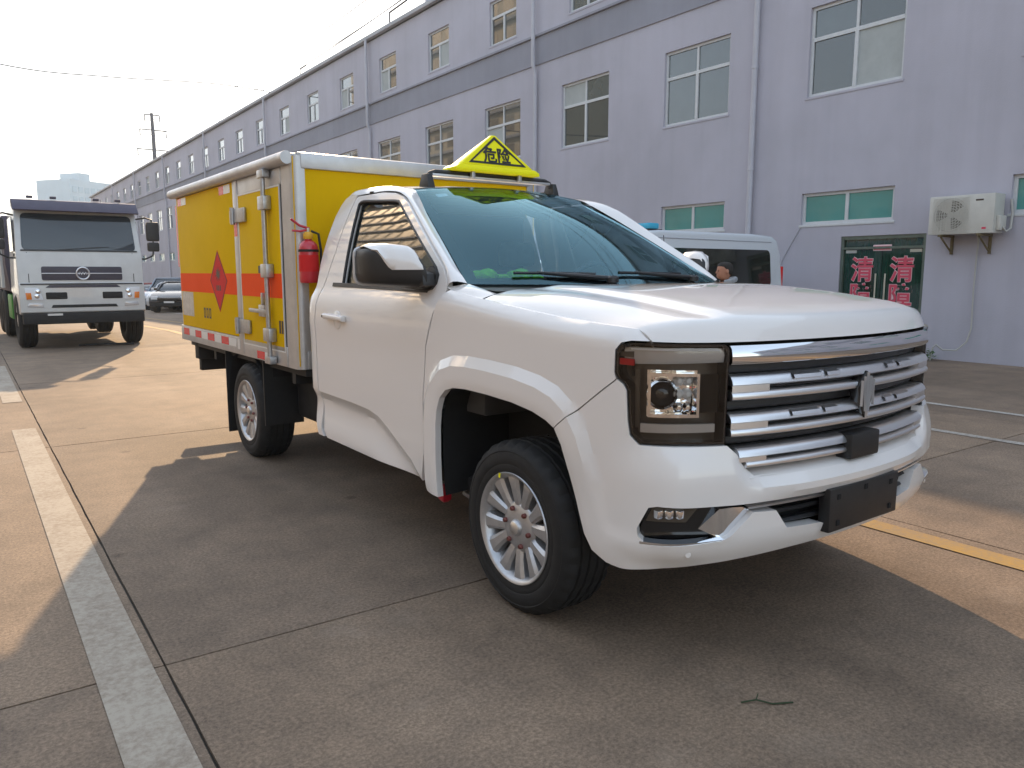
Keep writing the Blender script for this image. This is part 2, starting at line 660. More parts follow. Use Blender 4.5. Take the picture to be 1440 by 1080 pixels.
def rounded(poly, r, n=4):
    """round the corners of a polygon; r a number"""
    out = []
    N = len(poly)
    for i in range(N):
        p, a, b = Vector(poly[i]), Vector(poly[i - 1]), Vector(poly[(i + 1) % N])
        d1, d2 = (a - p), (b - p)
        rr = min(r, d1.length * 0.45, d2.length * 0.45)
        q1, q2 = p + d1.normalized() * rr, p + d2.normalized() * rr
        for k in range(n + 1):
            t = k / n
            out.append(tuple(q1 * (1 - t)**2 + p * 2 * t * (1 - t) + q2 * t * t))
    return out


def panel(mb, poly, surf, grid=0.04, holes=(), thick=0.02, flip=False, lines=()):
    """fill a 2-D outline with a fine mesh, bend it onto surf(a,b)->(point, inward), fold the rim inwards"""
    P = dens(poly, grid)
    H = [dens(h, grid) for h in holes]
    verts = list(P)
    edges = [(i, (i + 1) % len(P)) for i in range(len(P))]
    for h in H:
        o = len(verts)
        verts += h
        edges += [(o + i, o + (i + 1) % len(h)) for i in range(len(h))]
    lp_all = []
    for ln_ in lines:                       # crease lines kept as mesh edges
        prev = None
        for q in dens(ln_, grid, False):
            ok = inside(q, P) and polydist(q, P) > grid * .35 and all((not inside(q, h)) and polydist(q, h) > grid * .35 for h in H)
            if ok:
                verts.append(q)
                lp_all.append(q)
                if prev is not None:
                    edges.append((prev, len(verts) - 1))
                prev = len(verts) - 1
            else:
                prev = None
    xs = [p[0] for p in P]
    ys = [p[1] for p in P]
    nx = int((max(xs) - min(xs)) / grid) + 1
    ny = int((max(ys) - min(ys)) / grid) + 1
    for i in range(nx + 1):
        for j in range(ny + 1):
            q = (min(xs) + (i + 0.5 * (j % 2)) * grid, min(ys) + j * grid)
            if inside(q, P) and not any(inside(q, h) for h in H):
                if polydist(q, P) > grid * 0.55 and all(polydist(q, h) > grid * 0.55 for h in H):
                    if not lp_all or min((q[0] - a[0])**2 + (q[1] - a[1])**2 for a in lp_all) > (grid * .6)**2:
                        verts.append(q)
    res = delaunay_2d_cdt([Vector(v) for v in verts], edges, [], 0, 1e-6)
    vo, fo = res[0], res[2]
    tris = []
    for f in fo:
        c = ((vo[f[0]].x + vo[f[1]].x + vo[f[2]].x) / 3, (vo[f[0]].y + vo[f[1]].y + vo[f[2]].y) / 3)
        if inside(c, P) and not any(inside(c, h) for h in H):
            tris.append(tuple(f))
    pts, inw = [], []
    for v in vo:
        a, b = surf(v.x, v.y)
        pts.append(Vector(a))
        inw.append(Vector(b))
    cnt = {}
    for t in tris:
        for k in range(3):
            e = (t[k], t[(k + 1) % 3])
            cnt[tuple(sorted(e))] = cnt.get(tuple(sorted(e)), []) + [e]
    o = len(mb.v)
    n0 = len(pts)
    rim = {}
    fs_ = [t[::-1] if flip else t for t in tris]
    extra = []
    if thick > 0:
        for k, es in cnt.items():
            if len(es) == 1:
                a, b = es[0]
                for q in (a, b):
                    if q not in rim:
                        rim[q] = n0 + len(extra)
                        extra.append(pts[q] + inw[q] * thick)
                q = (b, a, rim[a], rim[b])
                fs_.append(q[::-1] if flip else q)
    mb.v += [tuple(p) for p in pts] + [tuple(p) for p in extra]
    mb.f += [[i + o for i in f] for f in fs_]
    return mb


# ================================================================== THE PICKUP TRUCK
TR_LOC = (2.703, 2.515, 0.0)
TR_RZ = math.atan2(-math.cos(R(-1.0)), -math.sin(R(-1.0)))
truck = thing('pickup_truck', 'white single cab pickup truck with yellow cargo box and chrome grille', 'pickup truck', TR_LOC, TR_RZ)

PL = [(.30, .95), (.45, .949), (.56, .94), (.64, .915), (.70, .875), (.75, .82), (.79, .755), (.82, .69), (.845, .62), (.87, .52), (.895, .38), (.915, .22), (.925, 0)]


def _plan_table():
    full = PL + [(x, -y) for x, y in PL[-2::-1]]
    pts = [Vector(p) for p in full]
    pts = [2 * pts[0] - pts[1]] + pts + [2 * pts[-1] - pts[-2]]
    out = []
    for i in range(1, len(pts) - 2):
        a, b, c, d = pts[i - 1:i + 3]
        for k in range(12):
            t = k / 12
            out.append(.5 * ((2 * b) + (c - a) * t + (2 * a - 5 * b + 4 * c - d) * t * t + (3 * b - a - 3 * c + d) * t**3))
    out.append(pts[-2])
    s = [0.30]
    for a, b in zip(out, out[1:]):
        s.append(s[-1] + (b - a).length)
    return out, s


PC, PS = _plan_table()
SC = (PS[0] + PS[-1]) / 2          # arc length at the centre line (about 1.64)


def plan(s):
    """point and outward normal of the body's plan curve (right-hand side is -y)"""
    if s <= PS[0]:
        return s, -0.95, 0.0, -1.0
    if s >= PS[-1]:
        return PC[-1][0] - (s - PS[-1]), 0.95, 0.0, 1.0
    lo, hi = 0, len(PS) - 1
    while hi - lo > 1:
        m = (lo + hi) // 2
        if PS[m] <= s:
            lo = m
        else:
            hi = m
    t = (s - PS[lo]) / (PS[hi] - PS[lo])
    p = PC[lo].lerp(PC[hi], t)

    def tan(i):
        return (PC[min(i + 1, len(PC) - 1)] - PC[max(i - 1, 0)]).normalized()
    d = tan(lo).lerp(tan(hi), t).normalized()
    # outward of the (x, y>0 first) curve is (-dy, dx) ; mirrored to -y
    n = Vector((-d.y, d.x))
    return p.x, -p.y, n.x, -n.y


def wrap(off, zf=None, mir=False):
    g = -1.0 if mir else 1.0

    def f(s, z):
        x, y, nx, ny = plan(s)
        o = off(s, z)
        return (x + nx * o, g * (y + ny * o), z if zf is None else zf(s, z)), (-nx, -g * ny, 0)
    return f


def WP(s, z, o):
    x, y, nx, ny = plan(s)
    return (x + nx * o, y + ny * o, z)


def mirror_poly(right):
    """right-hand half outline from centre to centre -> closed symmetric outline"""
    return right + [(2 * SC - s, z) for s, z in right[::-1] if abs(s - SC) > 1e-6]


ARCH = [(-.541, .37), (-.552, .446), (-.557, .567), (-.556, .701), (-.545, .775), (-.517, .838), (-.465, .880), (-.40, .898), (-.30, .904), (-.147, .902), (.035, .893), (.17, .876),
        (.250, .855), (.300, .826), (.339, .777), (.381, .67), (.425, .545), (.455, .470), (.495, .420), (.562, .393), (.622, .385)]
CHAR = [(-2.2, .695), (-2.0, .693), (-1.49, .684), (-1.28, .674), (-1.17, .655), (-1.065, .610), (-.95, .553), (-.822, .491), (-.726, .416), (-.6, .35)]


def offset_line(pts, d):
    """polyline pushed outwards (to the left of its direction) by d"""
    out = []
    for i in range(len(pts)):
        a, b = Vector(pts[max(i - 1, 0)]), Vector(pts[min(i + 1, len(pts) - 1)])
        t = (b - a).normalized()
        p = Vector(pts[i]) + Vector((-t.y, t.x)) * d
        if abs(polydist(tuple(p), pts, False) - d) < d * .08:
            out.append(tuple(p))
    return out


FLARE = [offset_line(ARCH, .142), offset_line(ARCH, .097)]


def gapz(s):
    return smooth_table([(-.52, 1.325), (-.24, 1.288), (.18, 1.243), (.42, 1.226), (.65, 1.212), (.69, 1.20)], s)


def side_off(s, z):
    """door / cab side relief below the belt line"""
    o = 0.0
    if z > 1.19:
        o -= 0.037 * min(1.0, (z - 1.19) / .115)**2
    zc = lerp_table(CHAR, s)
    if z < zc and s < -.55:
        t = polydist((s, z), CHAR, False)
        o -= 0.027 * min(1, t / .050) * (1 - .85 * ss(.085, .25, t)) * ss(-.60, -.74, s)
    if z < .43:
        o -= ((.43 - z) / .06)**2 * .012
    # soft crease below the handle
    o += 0.006 * math.exp(-((z - 1.12) / .09)**2)
    if s < -2.02:
        o -= ((-2.02 - s) / .12)**2 * .045
    return o


def cab_side(x, z):
    if z <= 1.305:
        return -(0.95 + side_off(x, z))
    return -(0.913 - (z - 1.305) * .33 + 0.012 * math.sin(math.pi * min(1, (z - 1.305) / .55)))


def cab_surf(mir=False):
    g = -1.0 if mir else 1.0

    def f(x, z):
        return (x, g * cab_side(x, z), z), (0, g, 0)
    return f


def fender_off(s, v):
    o = 0.0
    d = polydist((s, v), ARCH, False)
    o += 0.023 * max(0, min(1, (.142 - d) / .045))
    o += 0.012 * (1 - ss(.0, .03, d)) * -0.5
    zs = gapz(s) - .069
    if v > zs:
        a = (v - zs) / .08
        o -= .08 * (1 - math.cos(min(a, 1.5)))
    if s < -.55:
        o += side_off(s, min(v, 1.1)) * ss(-.55, -.70, s)
    return o


def fender_z(s, v):
    zs = gapz(s) - .069
    if v > zs:
        return zs + .08 * math.sin(min((v - zs) / .08, 1.5))
    return v


def vtop(s):
    return gapz(s) - .069 + .08 * 1.05


HEAD = [(.708, 1.170), (.64, 1.170), (.608, 1.163), (.590, 1.140), (.588, 1.068), (.598, 1.050), (.623, 1.034), (.636, 1.012), (.643, .904), (.650, .862), (.680, .834), (.821, .833), (.970, .828), (.974, 1.095), (.979, 1.140), (.972, 1.155), (.955, 1.165)]

DOOR = [(-.722, .405), (-.700, .546), (-.699, .812), (-.663, 1.053), (-.588, 1.231), (-.545, 1.290), (-.538, 1.330), (-.561, 1.368), (-.607, 1.418), (-.860, 1.580), (-1.130, 1.752), (-1.213, 1.792), (-1.310, 1.819), (-1.467, 1.834), (-1.76, 1.836), (-1.80, 1.825),
        (-1.835, 1.70), (-1.865, 1.5), (-1.905, 1.36), (-1.935, 1.28), (-1.965, 1.10), (-1.968, .80), (-1.945, .60), (-1.905, .46), (-1.865, .419)]
WIN = [(-1.740, 1.785), (-1.722, 1.797), (-1.680, 1.801), (-1.300, 1.776), (-1.240, 1.768), (-1.196, 1.742), (-.670, 1.420), (-.634, 1.385), (-.636, 1.350), (-.665, 1.325), (-.715, 1.314), (-1.600, 1.328), (-1.668, 1.332), (-1.672, 1.35)]
QUARTER = [(-1.914, .419), (-1.954, .46), (-1.956, .60), (-1.978, .80), (-1.976, 1.10), (-1.945, 1.285), (-1.914, 1.365), (-1.874, 1.505), (-1.844, 1.70), (-1.808, 1.832), (-1.80, 1.846), (-1.90, 1.852), (-1.95, 1.835), (-1.985, 1.80), (-2.02, 1.735), (-2.04, 1.617), (-2.047, 1.455), (-2.03, 1.34), (-2.04, 1.285), (-2.089, 1.227), (-2.140, 1.066), (-2.146, .938), (-2.114, .746), (-2.064, .552), (-1.994, .419)]

for mir in (False, True):
    g = -1.0 if mir else 1.0
    # door with its window opening
    d = panel(MB(), DOOR, cab_surf(mir), .024, [WIN], .03, mir, [CHAR]).build('door', 'white_paint', truck, recalc=False, angle=21)
    hole = panel(MB(), [(x * .999 - .0008, z) for x, z in WIN], lambda x, z: ((x, g * (cab_side(x, z) + .022), z), (0, g, 0)), .06, (), 0, mir)
    hole.build('window_pane', 'side_glass', d, recalc=False)
    # rubber seal round the pane
    ring = [(x, g * (cab_side(x, z) + .006), z) for x, z in dens(WIN, .06)]
    MB().tube(ring + [ring[0]], .0095, 6, False).build('window_seal', 'black_plastic', d)
    MB().loft([[(x, g * (cab_side(x, zz) + dy), zz) for zz, dy in ((1.306 + .014 * k, -.006), (1.306 + .014 * k, .004), (1.330 + .012 * k, .004), (1.330 + .012 * k, -.006))] for x, k in ((-.70, 0), (-1.2, .6), (-1.79, 1.0))]).build('belt_strip', 'black_plastic', d)
    # handle: cup and grip
    MB().lathe([(.001, -.004), (.045, -.004), (.052, 0), (.05, .012)], 24, (0, 0, 0), 'Y').build('handle_cup', 'white_paint', d).location = (-1.64, g * -.957, 1.135)
    hb = MB()
    hb.loft([[(x, g * (-.957 - o) + .0, z + dz) for dz, o in ((-.016, .0), (-.018, .02), (-.008, .034), (.010, .034), (.018, .02), (.016, .0))] for x, z, o in ((-1.785, 1.152, 0), (-1.76, 1.152, 0), (-1.65, 1.150, 0), (-1.55, 1.146, 0), (-1.52, 1.145, 0))])
    hb.build('door_handle', 'white_paint', d, bevel=.006)
    MB().box((-1.782, g * -.9915, 1.145), (-1.768, g * -.9925, 1.158)).build('key_lock', 'black_plastic', d)
    # cab corner behind the door
    panel(MB(), QUARTER, cab_surf(mir), .035, (), .04, mir).build('cab_corner', 'white_paint', truck, recalc=False, angle=50)
    # fender
    tops = [(s, vtop(s)) for s in (-.50, -.40, -.30, -.24, -.1, .05, .2, .35, .5, .6, .65)]
    FEND = [(-.678, .39), (-.692, .546), (-.691, .812), (-.655, 1.053), (-.580, 1.231), (-.535, 1.290)] + tops + [(.672, 1.205), (.694, 1.186), (.702, 1.178), (.64, 1.177), (.604, 1.169), (.583, 1.143), (.581, 1.066), (.588, 1.046), (.5795, 1.0385), (.298, .834)] + [p for p in ARCH[::-1] if p[0] < .299 and p != (.298, .834)][0:] + [(-.56, .372), (-.62, .375)]
    panel(MB(), FEND, wrap(fender_off, fender_z, mir), .022, (), .03, mir, FLARE).build('fender', 'white_paint', truck, recalc=False, angle=22)
    # black wheel housing
    arch_in = [(s, g * -.94, z) for s, z in ARCH if s < .63]
    hb = MB().loft([[(p[0], g * -.925, p[2]) for p in arch_in], [(p[0] * 1.0, g * -.55, p[2] + .02) for p in arch_in]], closed=False)
    hb.add([(p[0], g * -.55, p[2] + .02) for p in arch_in], [tuple(range(len(arch_in)))])
    hb.build('wheel_housing', 'chassis_black', truck, recalc=False)

# hood ---------------------------------------------------------------------------------
S0 = .712


def hood_pt(u, t):
    """u: -1 right edge .. 0 centre .. 1 left edge ; t: 0 windscreen .. 1 lip"""
    a = abs(u)
    w = 1 - a                                   # 0 at edge, 1 at centre
    lx, ly, nx, ny = plan(S0 + w * (SC - S0))
    lx, ly = lx - nx * .012, ly - ny * .012
    ry = -.905 * a
    rx = -.245 - .02 * (1 - a * a) * 0 + .02 * (1 - a**2)
    te = t
    x = rx + (lx - rx) * te
    y = ry + (ly - ry) * te
    if w < .02:
        pass
    ze = smooth_table([(0, 1.288), (.2, 1.266), (.45, 1.243), (.70, 1.226), (.92, 1.212), (.965, 1.199), (1, 1.174)], t)
    zc = smooth_table([(0, 1.336), (.3, 1.330), (.6, 1.304), (.8, 1.277), (.88, 1.265), (.94, 1.254), (.966, 1.243), (.984, 1.216), (1, 1.170)], t)
    q = 1 - (1 - w)**8
    z = ze + (zc - ze) * q
    z += .013 * ss(.27, .36, w) * ss(1.0, .86, t) * ss(0, .08, t) - .004 * math.exp(-((w - .26) / .04)**2) * ss(1.0, .86, t)
    return x, (y if u <= 0 else -y), z


def tmap(v):
    return v * .80 / .6 if v < .6 else .80 + .20 * (v - .6) / .4


def umap(v):
    s = 2 * v - 1
    return math.copysign(1 - (1 - abs(s)) ** 1.35, s) if False else math.copysign(abs(s)**.80, s)


hm = MB().grid(lambda a, b: hood_pt(umap(a), tmap(b)), 72, 44)
lip = [hood_pt(umap(i / 72), 1) for i in range(73)]
hm.loft([lip, [(p[0] - .03, p[1] * .985, p[2] - .004) for p in lip]], closed=False)
for e in (0, 1):
    ed = [hood_pt(umap(e), tmap(j / 44)) for j in range(45)]
    hm.loft([ed, [(p[0], p[1] * .985, p[2] - .03) for p in ed]], closed=False)
hood = hm.build('hood', 'white_paint', truck, recalc=False, angle=60)
# dark gap filler under the hood's seams
MB().box((-.28, -.86, 1.05), (.60, .86, 1.195)).build('engine_bay', 'dark_void', truck)

# cowl corners, cowl ---------------------------------------------------------------------
for g in (1, -1):
    def cowl(u, v):
        sx = -.535 + (-.251 + .535) * u
        e = Vector((sx, g * -(.95 + fender_off(sx, vtop(sx)) - .003), gapz(sx)))          # along the fender's top edge
        h = Vector(hood_pt(-g * (1 - .075 * v), 0.0)) + Vector((-.006, 0, 0))
        p = Vector((-.540, g * -.905, 1.333)).lerp(Vector((-.468, g * -.842, 1.351)), v)
        b0 = Vector((sx, 0, 0))
        q = p.lerp(h, u)
        edge_line = Vector((-.540, g * -.905, 1.333)).lerp(Vector(hood_pt(-g * 1.0, 0.0)), u)
        q += (e - edge_line) * (1 - v) * ss(0, .1, u)
        q.z += .010 * math.sin(math.pi * v) * math.sin(math.pi * u)
        return q
    MB().grid(cowl, 14, 8, flip=(g < 0)).build('cowl_corner', 'white_paint', truck, recalc=False, angle=60)
MB().grid(lambda u, v: (-.46 + .22 * v + .13 * (1 - (2 * u - 1)**2) * (1 - v), -.84 + 1.68 * u, 1.335 - .015 * v - .0 * u), 20, 4).build('cowl_panel', 'black_plastic', truck, recalc=False)


# windscreen -----------------------------------------------------------------------------
def ws(u, v):
    k = 2 * u - 1
    b = Vector((-.458 + .15 * (1 - k * k), .850 * k, 1.348 - .006 * (1 - k * k)))
    t = Vector((-1.365 + .03 * (1 - k * k), .608 * k, 1.849 + .040 * (1 - k * k)))
    p = b.lerp(t, v)
    n = Vector((.47, 0, .88))
    return p + n * (.050 * (1 - k**4) + .004) * math.sin(math.pi * v)


windscreen = MB().grid(ws, 28, 18).build('windscreen', 'car_glass', truck, recalc=False)
fr = MB()
inn = Vector((-.47, 0, -.88)) * .006


def strip(fr, f0, f1, n=24):
    fr.loft([[Vector(f0(i / n)) + inn for i in range(n + 1)], [Vector(f1(i / n)) + inn for i in range(n + 1)]], closed=False)


strip(fr, lambda t: ws(t, 0), lambda t: ws(.035 + .93 * t, .055))
strip(fr, lambda t: ws(t, 1), lambda t: ws(.035 + .93 * t, .955))
strip(fr, lambda t: ws(0, t), lambda t: ws(.035, .055 + .90 * t))
strip(fr, lambda t: ws(1, t), lambda t: ws(.965, .055 + .90 * t))
fr.grid(lambda u, v: Vector(ws(.44 + .13 * u, .80 + .16 * v)) + inn * 1.6, 4, 4)
fr.build('windscreen_frit', 'gloss_black', windscreen, recalc=False)
MB().grid(lambda u, v: Vector(ws(.085 + .05 * u, .875 + .045 * v)) + inn * .8, 3, 3).build('inspection_sticker', 'lamp_white', windscreen, recalc=False)
MB().loft([[Vector(ws(.505 + .06 * math.cos(a) * r, .74 + .09 * math.sin(a) * r)) + inn * k for a in [2 * math.pi * q / 16 for q in range(16)]] for r, k in ((.4, 12), (1, 10), (1, 4))], True, True).build('interior_mirror', 'interior_dark', truck)

# A pillars + roof rails -----------------------------------------------------------------
L1 = [(-.540, -.905, 1.335), (-.566, -.890, 1.374), (-.613, -.872, 1.424), (-.865, -.818, 1.586), (-1.133, -.759, 1.760), (-1.216, -.745, 1.800), (-1.312, -.736, 1.827), (-1.467, -.731, 1.842), (-1.62, -.731, 1.844), (-1.80, -.731, 1.846), (-1.90, -.728, 1.853), (-1.95, -.732, 1.838)]
L2 = [(-.462, -.848, 1.352), (-.508, -.838, 1.378), (-.588, -.820, 1.420), (-.80, -.765, 1.543), (-1.07, -.695, 1.697), (-1.195, -.655, 1.768), (-1.29, -.625, 1.820), (-1.38, -.606, 1.856), (-1.60, -.602, 1.884), (-1.80, -.600, 1.889), (-1.92, -.595, 1.882), (-1.975, -.590, 1.86)]


def resample(pts, n):
    pts = [Vector(p) for p in pts]
    k = len(pts)
    out = []
    for i in range(n + 1):
        f = i / n * (k - 1)
        j = min(int(f), k - 2)
        t = f - j
        p0, p1, p2, p3 = pts[max(j - 1, 0)], pts[j], pts[j + 1], pts[min(j + 2, k - 1)]
        out.append(.5 * (2 * p1 + (p2 - p0) * t + (2 * p0 - 5 * p1 + 4 * p2 - p3) * t * t + (3 * p1 - p0 - 3 * p2 + p3) * t**3))
    return out


for g in (1, -1):
    a, b = resample(L1, 44), resample(L2, 44)
    rows = []
    for k in range(7):
        t = k / 6
        rows.append([(p.lerp(q, t) + Vector((.006, -.024, .016)) * math.sin(math.pi * t)) for p, q in zip(a, b)])
    rows.insert(0, [p + Vector((0, .03, 0)) for p in a])
    rows = [[(p.x, g * p.y, p.z) for p in r] for r in rows]
    MB().loft(rows, closed=False, flip=(g < 0)).build('pillar', 'white_paint', truck, recalc=False, angle=60)


def roof_pt(u, v):
    k = 2 * u - 1
    a = resample(L2[7:], 20)
    p = a[min(20, int(round(v * 20)))]
    x = p.x + (.035 * (1 - k * k)) * (1 - v) * 1.0
    return x, -p.y * k, p.z + .030 * (1 - k * k) * (1 - .25 * v) - .010 * math.exp(-((abs(k) - .55) / .05)**2) * ss(.05, .2, v)


RF = resample(L2[7:], 20)
roof = MB().grid(roof_pt, 40, 20).build('roof', 'white_paint', truck, recalc=False, angle=60)
for g in (-1, 1):
    MB().box((-1.64, g * .735, 1.838), (-1.605, g * .705, 1.852)).build('drip_clip', 'black_plastic', truck)
# back of the cab
bk = MB().loft([[(-1.975 + 0, y, 1.86 + .03 * (1 - (y / .6)**2)) for y in (-.585, -.3, 0, .3, .585)], [(-2.03, y * 1.22, 1.74) for y in (-.585, -.3, 0, .3, .585)], [(-2.05, y * 1.42, 1.45) for y in (-.585, -.3, 0, .3, .585)], [(-2.08, y * 1.5, 1.25) for y in (-.585, -.3, 0, .3, .585)], [(-2.08, y * 1.5, .45) for y in (-.585, -.3, 0, .3, .585)]], closed=False)
bk.build('cab_back', 'white_paint', truck, recalc=False)

# bumper ---------------------------------------------------------------------------------
BUMP_R = [(SC, .7055), (1.256, .7065), (1.085, .712), (1.043, .752), (1.010, .792), (.972, .8245), (.821, .8275), (.677, .8285), (.645, .858), (.637, .904), (.630, 1.010), (.618, 1.029), (.594, 1.044), (.5835, 1.0345), (.3015, .831)] + [p for p in ARCH if p[0] > .302] + [(.70, .392), (.816, .400), (.907, .407), (1.043, .415), (1.29, .425), (1.446, .430), (SC, .432)]
INT_R = [(SC, .618), (1.443, .620), (1.16, .622), (1.016, .623), (.740, .631), (.715, .624), (.680, .545), (.684, .520), (.712, .495), (.955, .503), (.985, .516), (1.072, .590), (1.171, .584), (1.224, .514), (1.393, .507), (1.44, .490), (SC, .488)]


def bump_off(s, z):
    s_ = min(s, 2 * SC - s)
    o = 0.036 * ss(.50, .80, s_) * ss(.40, .50, z) * (1 - .62 * ss(.70, .84, z))
    o += 0.020 * ss(1.0, 1.3, s_) * ss(.62, .66, z)
    if s_ > 1.0 and z > .660:
        o -= ((z - .660) / .05)**2 * .040 * ss(1.0, 1.15, s_)
    o += .016 * math.exp(-((s_ - .80) / .10)**2) * ss(.86, .78, z) * ss(.40, .46, z)
    d = polydist((s_, z), ARCH, False)
    o += 0.023 * max(0, min(1, (.142 - d) / .045)) * (.30 + .70 * ss(.55, .82, z)) - 0.006 * (1 - ss(.0, .03, d))
    if z < .455:
        o -= ((.455 - z) / .06)**2 * .014 * ss(.60, .75, s_)
    o -= .003 * math.exp(-((z - .482) / .014)**2) * ss(.7, .85, s_)
    return o


bp_ = panel(MB(), mirror_poly(BUMP_R), wrap(bump_off), .024, [mirror_poly(INT_R)], .05, False, FLARE + [[(2 * SC - a, b) for a, b in f] for f in FLARE]).build('bumper', 'white_paint', truck, recalc=False, angle=24)
# shelf between the bumper crest and the grille
cs = [1.06 + (2 * SC - 2.12) * i / 40 for i in range(41)]
MB().loft([[WP(s, .7055, bump_off(s, .7055)) for s in cs], [WP(s, .716, bump_off(s, .7055) - .02) for s in cs], [WP(s, .722, -.055) for s in cs]], closed=False).build('bumper_shelf', 'white_paint', bp_, recalc=False)
# black intake behind the opening
panel(MB(), mirror_poly([(SC, .70), (.95, .69), (.64, .66), (.62, .46), (SC, .45)]), wrap(lambda s, z: -.055), .06, (), 0).build('intake_backing', 'dark_void', bp_, recalc=False)
for zz in (.525, .565):
    rs = [1.17 + (2 * SC - 2.34) * i / 30 for i in range(31)]
    MB().loft([[WP(s, zz + dz, o) for s in rs] for dz, o in ((-.006, -.03), (-.008, -.005), (0, .004), (.008, -.005), (.006, -.03))], closed=False).build('intake_slat', 'black_plastic', bp_, recalc=False)
# thin chrome line over the intake
rs = [1.05 + (2 * SC - 2.10) * i / 40 for i in range(41)]
MB().loft([[WP(s, z, o) for s in rs] for z, o in ((.602, .000), (.602, .030), (.611, .034), (.613, .0))], closed=False).build('intake_trim', 'satin_chrome', bp_, recalc=False)


def mpanel(name, poly, off, m, parent, grid=.03, thick=.02, holes=(), both=True):
    out = []
    for mir in ((False, True) if both else (False,)):
        out.append(panel(MB(), poly, wrap(off, None, mir), grid, holes, thick, mir).build(name, m, parent if not isinstance(parent, list) else parent[int(mir)], recalc=False, angle=45))
    return out


mpanel('fog_bezel', [(.690, .500), (.686, .54), (.72, .622), (1.01, .615), (1.05, .590), (.965, .510)], lambda s, z: -.012, 'gloss_black', bp_)
fogs = mpanel('fog_light', [(.705, .566), (.728, .618), (.885, .614), (.842, .562)], lambda s, z: -.004, 'lamp_dark', bp_, .03, .02)
mpanel('fog_lens', [(.712, .572), (.732, .612), (.868, .609), (.834, .568)], lambda s, z: .004, 'lamp_glass', fogs, .03, 0)
for k, g in enumerate((1, -1)):
    x, y, nx, ny = plan(.77)
    lb = MB()
    for i in range(3):
        x, y, nx, ny = plan(.747 + i * .035)
        lb.box((-.012, -.012, -.014), (.012, .012, .014))
        n_ = len(lb.v)
        for q in range(n_ - 8, n_):
            vx, vy, vz = lb.v[q]
            lb.v[q] = (x + vx + nx * -.001, g * (y + vy + ny * -.001), .592 + vz)
    lb.build('fog_reflector', 'lamp_chrome', fogs[k], bevel=.003)
mpanel('fog_chrome', [(.890, .535), (.960, .504), (.985, .515), (1.071, .592), (1.066, .604), (1.000, .608), (.955, .606)], lambda s, z: bump_off(s, .48) - .018 - .030 * ss(.97, .88, s), 'chrome', bp_, .02, .03)
cr = [.690 + (.962 - .690) * i / 12 for i in range(13)]
for g in (1, -1):
    MB().loft([[(p[0], g * p[1], p[2]) for p in (WP(s, .499 + .008 * (s - .69) + dz, o + bump_off(s, .49) - .036) for s in cr)] for dz, o in ((-.006, .0), (-.004, .036), (.005, .037), (.008, .0))], closed=False).build('fog_trim', 'chrome', bp_, recalc=False)
    x, y, nx, ny = plan(.838)
    bo = bump_off(.838, .462)
    o = MB().lathe([(.0, .002), (.009, .002), (.011, 0), (.011, -.01)], 16, (0, 0, 0), 'X').build('parking_sensor', 'white_paint', bp_)
    o.location = (x + nx * bo, g * (y + ny * bo), .462)
    o.rotation_euler = (0, 0, math.atan2(g * ny, nx))

# number plate carrier
pc = MB().box((.925, -.235, .466), (.972, .235, .628))
plate = pc.build('plate_holder', 'black_plastic', bp_, bevel=.006)
for yy, zz in ((-.18, .595), (.18, .595), (0, .605), (-.18, .497), (.18, .497)):
    MB().box((.9725, yy - .010, zz - .010), (.9745, yy + .010, zz + .010)).build('screw_hole', 'dark_void', plate)

# grille ---------------------------------------------------------------------------------
gb = panel(MB(), mirror_poly([(SC, 1.162), (.985, 1.162), (.982, .83), (1.03, .72), (SC, .72)]), wrap(lambda s, z: -.075), .05, (), 0).build('grille', 'dark_void', truck, recalc=False)
BAR_S = [(.980 + (2 * SC - 1.960) * i / 60) for i in range(61)]


def gbar(name, z0, z1, o0, o1, m, s0=.980, rounding=.35, tilt=0.0):
    h = z1 - z0
    prof = [(z0 + .02 * h, -.06), (z0 - .001, o0 - .004), (z0 + .12 * h, o0 + .003), (z0 + h * .5, (o0 + o1) / 2 + .006), (z1 - .16 * h, o1 + .003), (z1 + .001, o1 - .008), (z1 - .02 * h, -.06)]
    ls = [s0 + (2 * SC - 2 * s0) * i / 60 for i in range(61)]
    b = MB()
    b.loft([[WP(s, z, o) for s in ls] for z, o in prof], closed=False)
    for e in (ls[0], ls[-1]):
        b.add([WP(e, z, o) for z, o in prof], [tuple(range(len(prof)))])
    return b.build(name, m, gb, recalc=False, angle=45)


gbar('grille_top_bar', 1.098, 1.158, .010, .004, 'chrome')
for zt, zu, zl, zb in ((1.056, 1.027, 1.003, .979), (.926, .900, .878, .855), (.806, .779, .762, .744)):
    s0 = .983 if zt > .85 else 1.02
    gbar('grille_bar', zu - .002, zt + .003, .014, .000, 'satin_chrome', s0)
    gbar('grille_bar', zb - .002, zl + .001, .014, .012, 'satin_chrome', s0 + (.03 if zt < .85 else 0))
    for g in (1, -1):
        es = [s0 + (1.135 - s0) * i / 8 for i in range(9)]
        if g < 0:
            es = [2 * SC - e for e in es]
        b = MB().loft([[WP(s, z, o) for s in es] for z, o in ((zl - .004, -.05), (zl - .004, .0), (zl + .001, .014), (zu - .001, .014), (zu + .004, .0), (zu + .004, -.05))], closed=False)
        b.add([WP(es[-1], z, o) for z, o in ((zl - .004, -.05), (zl - .004, .0), (zl + .001, .014), (zu - .001, .014), (zu + .004, .0), (zu + .004, -.05))], [(0, 1, 2, 3, 4, 5)])
        b.build('grille_end_block', 'satin_chrome', gb, recalc=False)
    # dark honeycomb strip behind the slot
    gbar('grille_slot', zl + .003, zu - .003, -.025, -.025, 'black_plastic', 1.14)
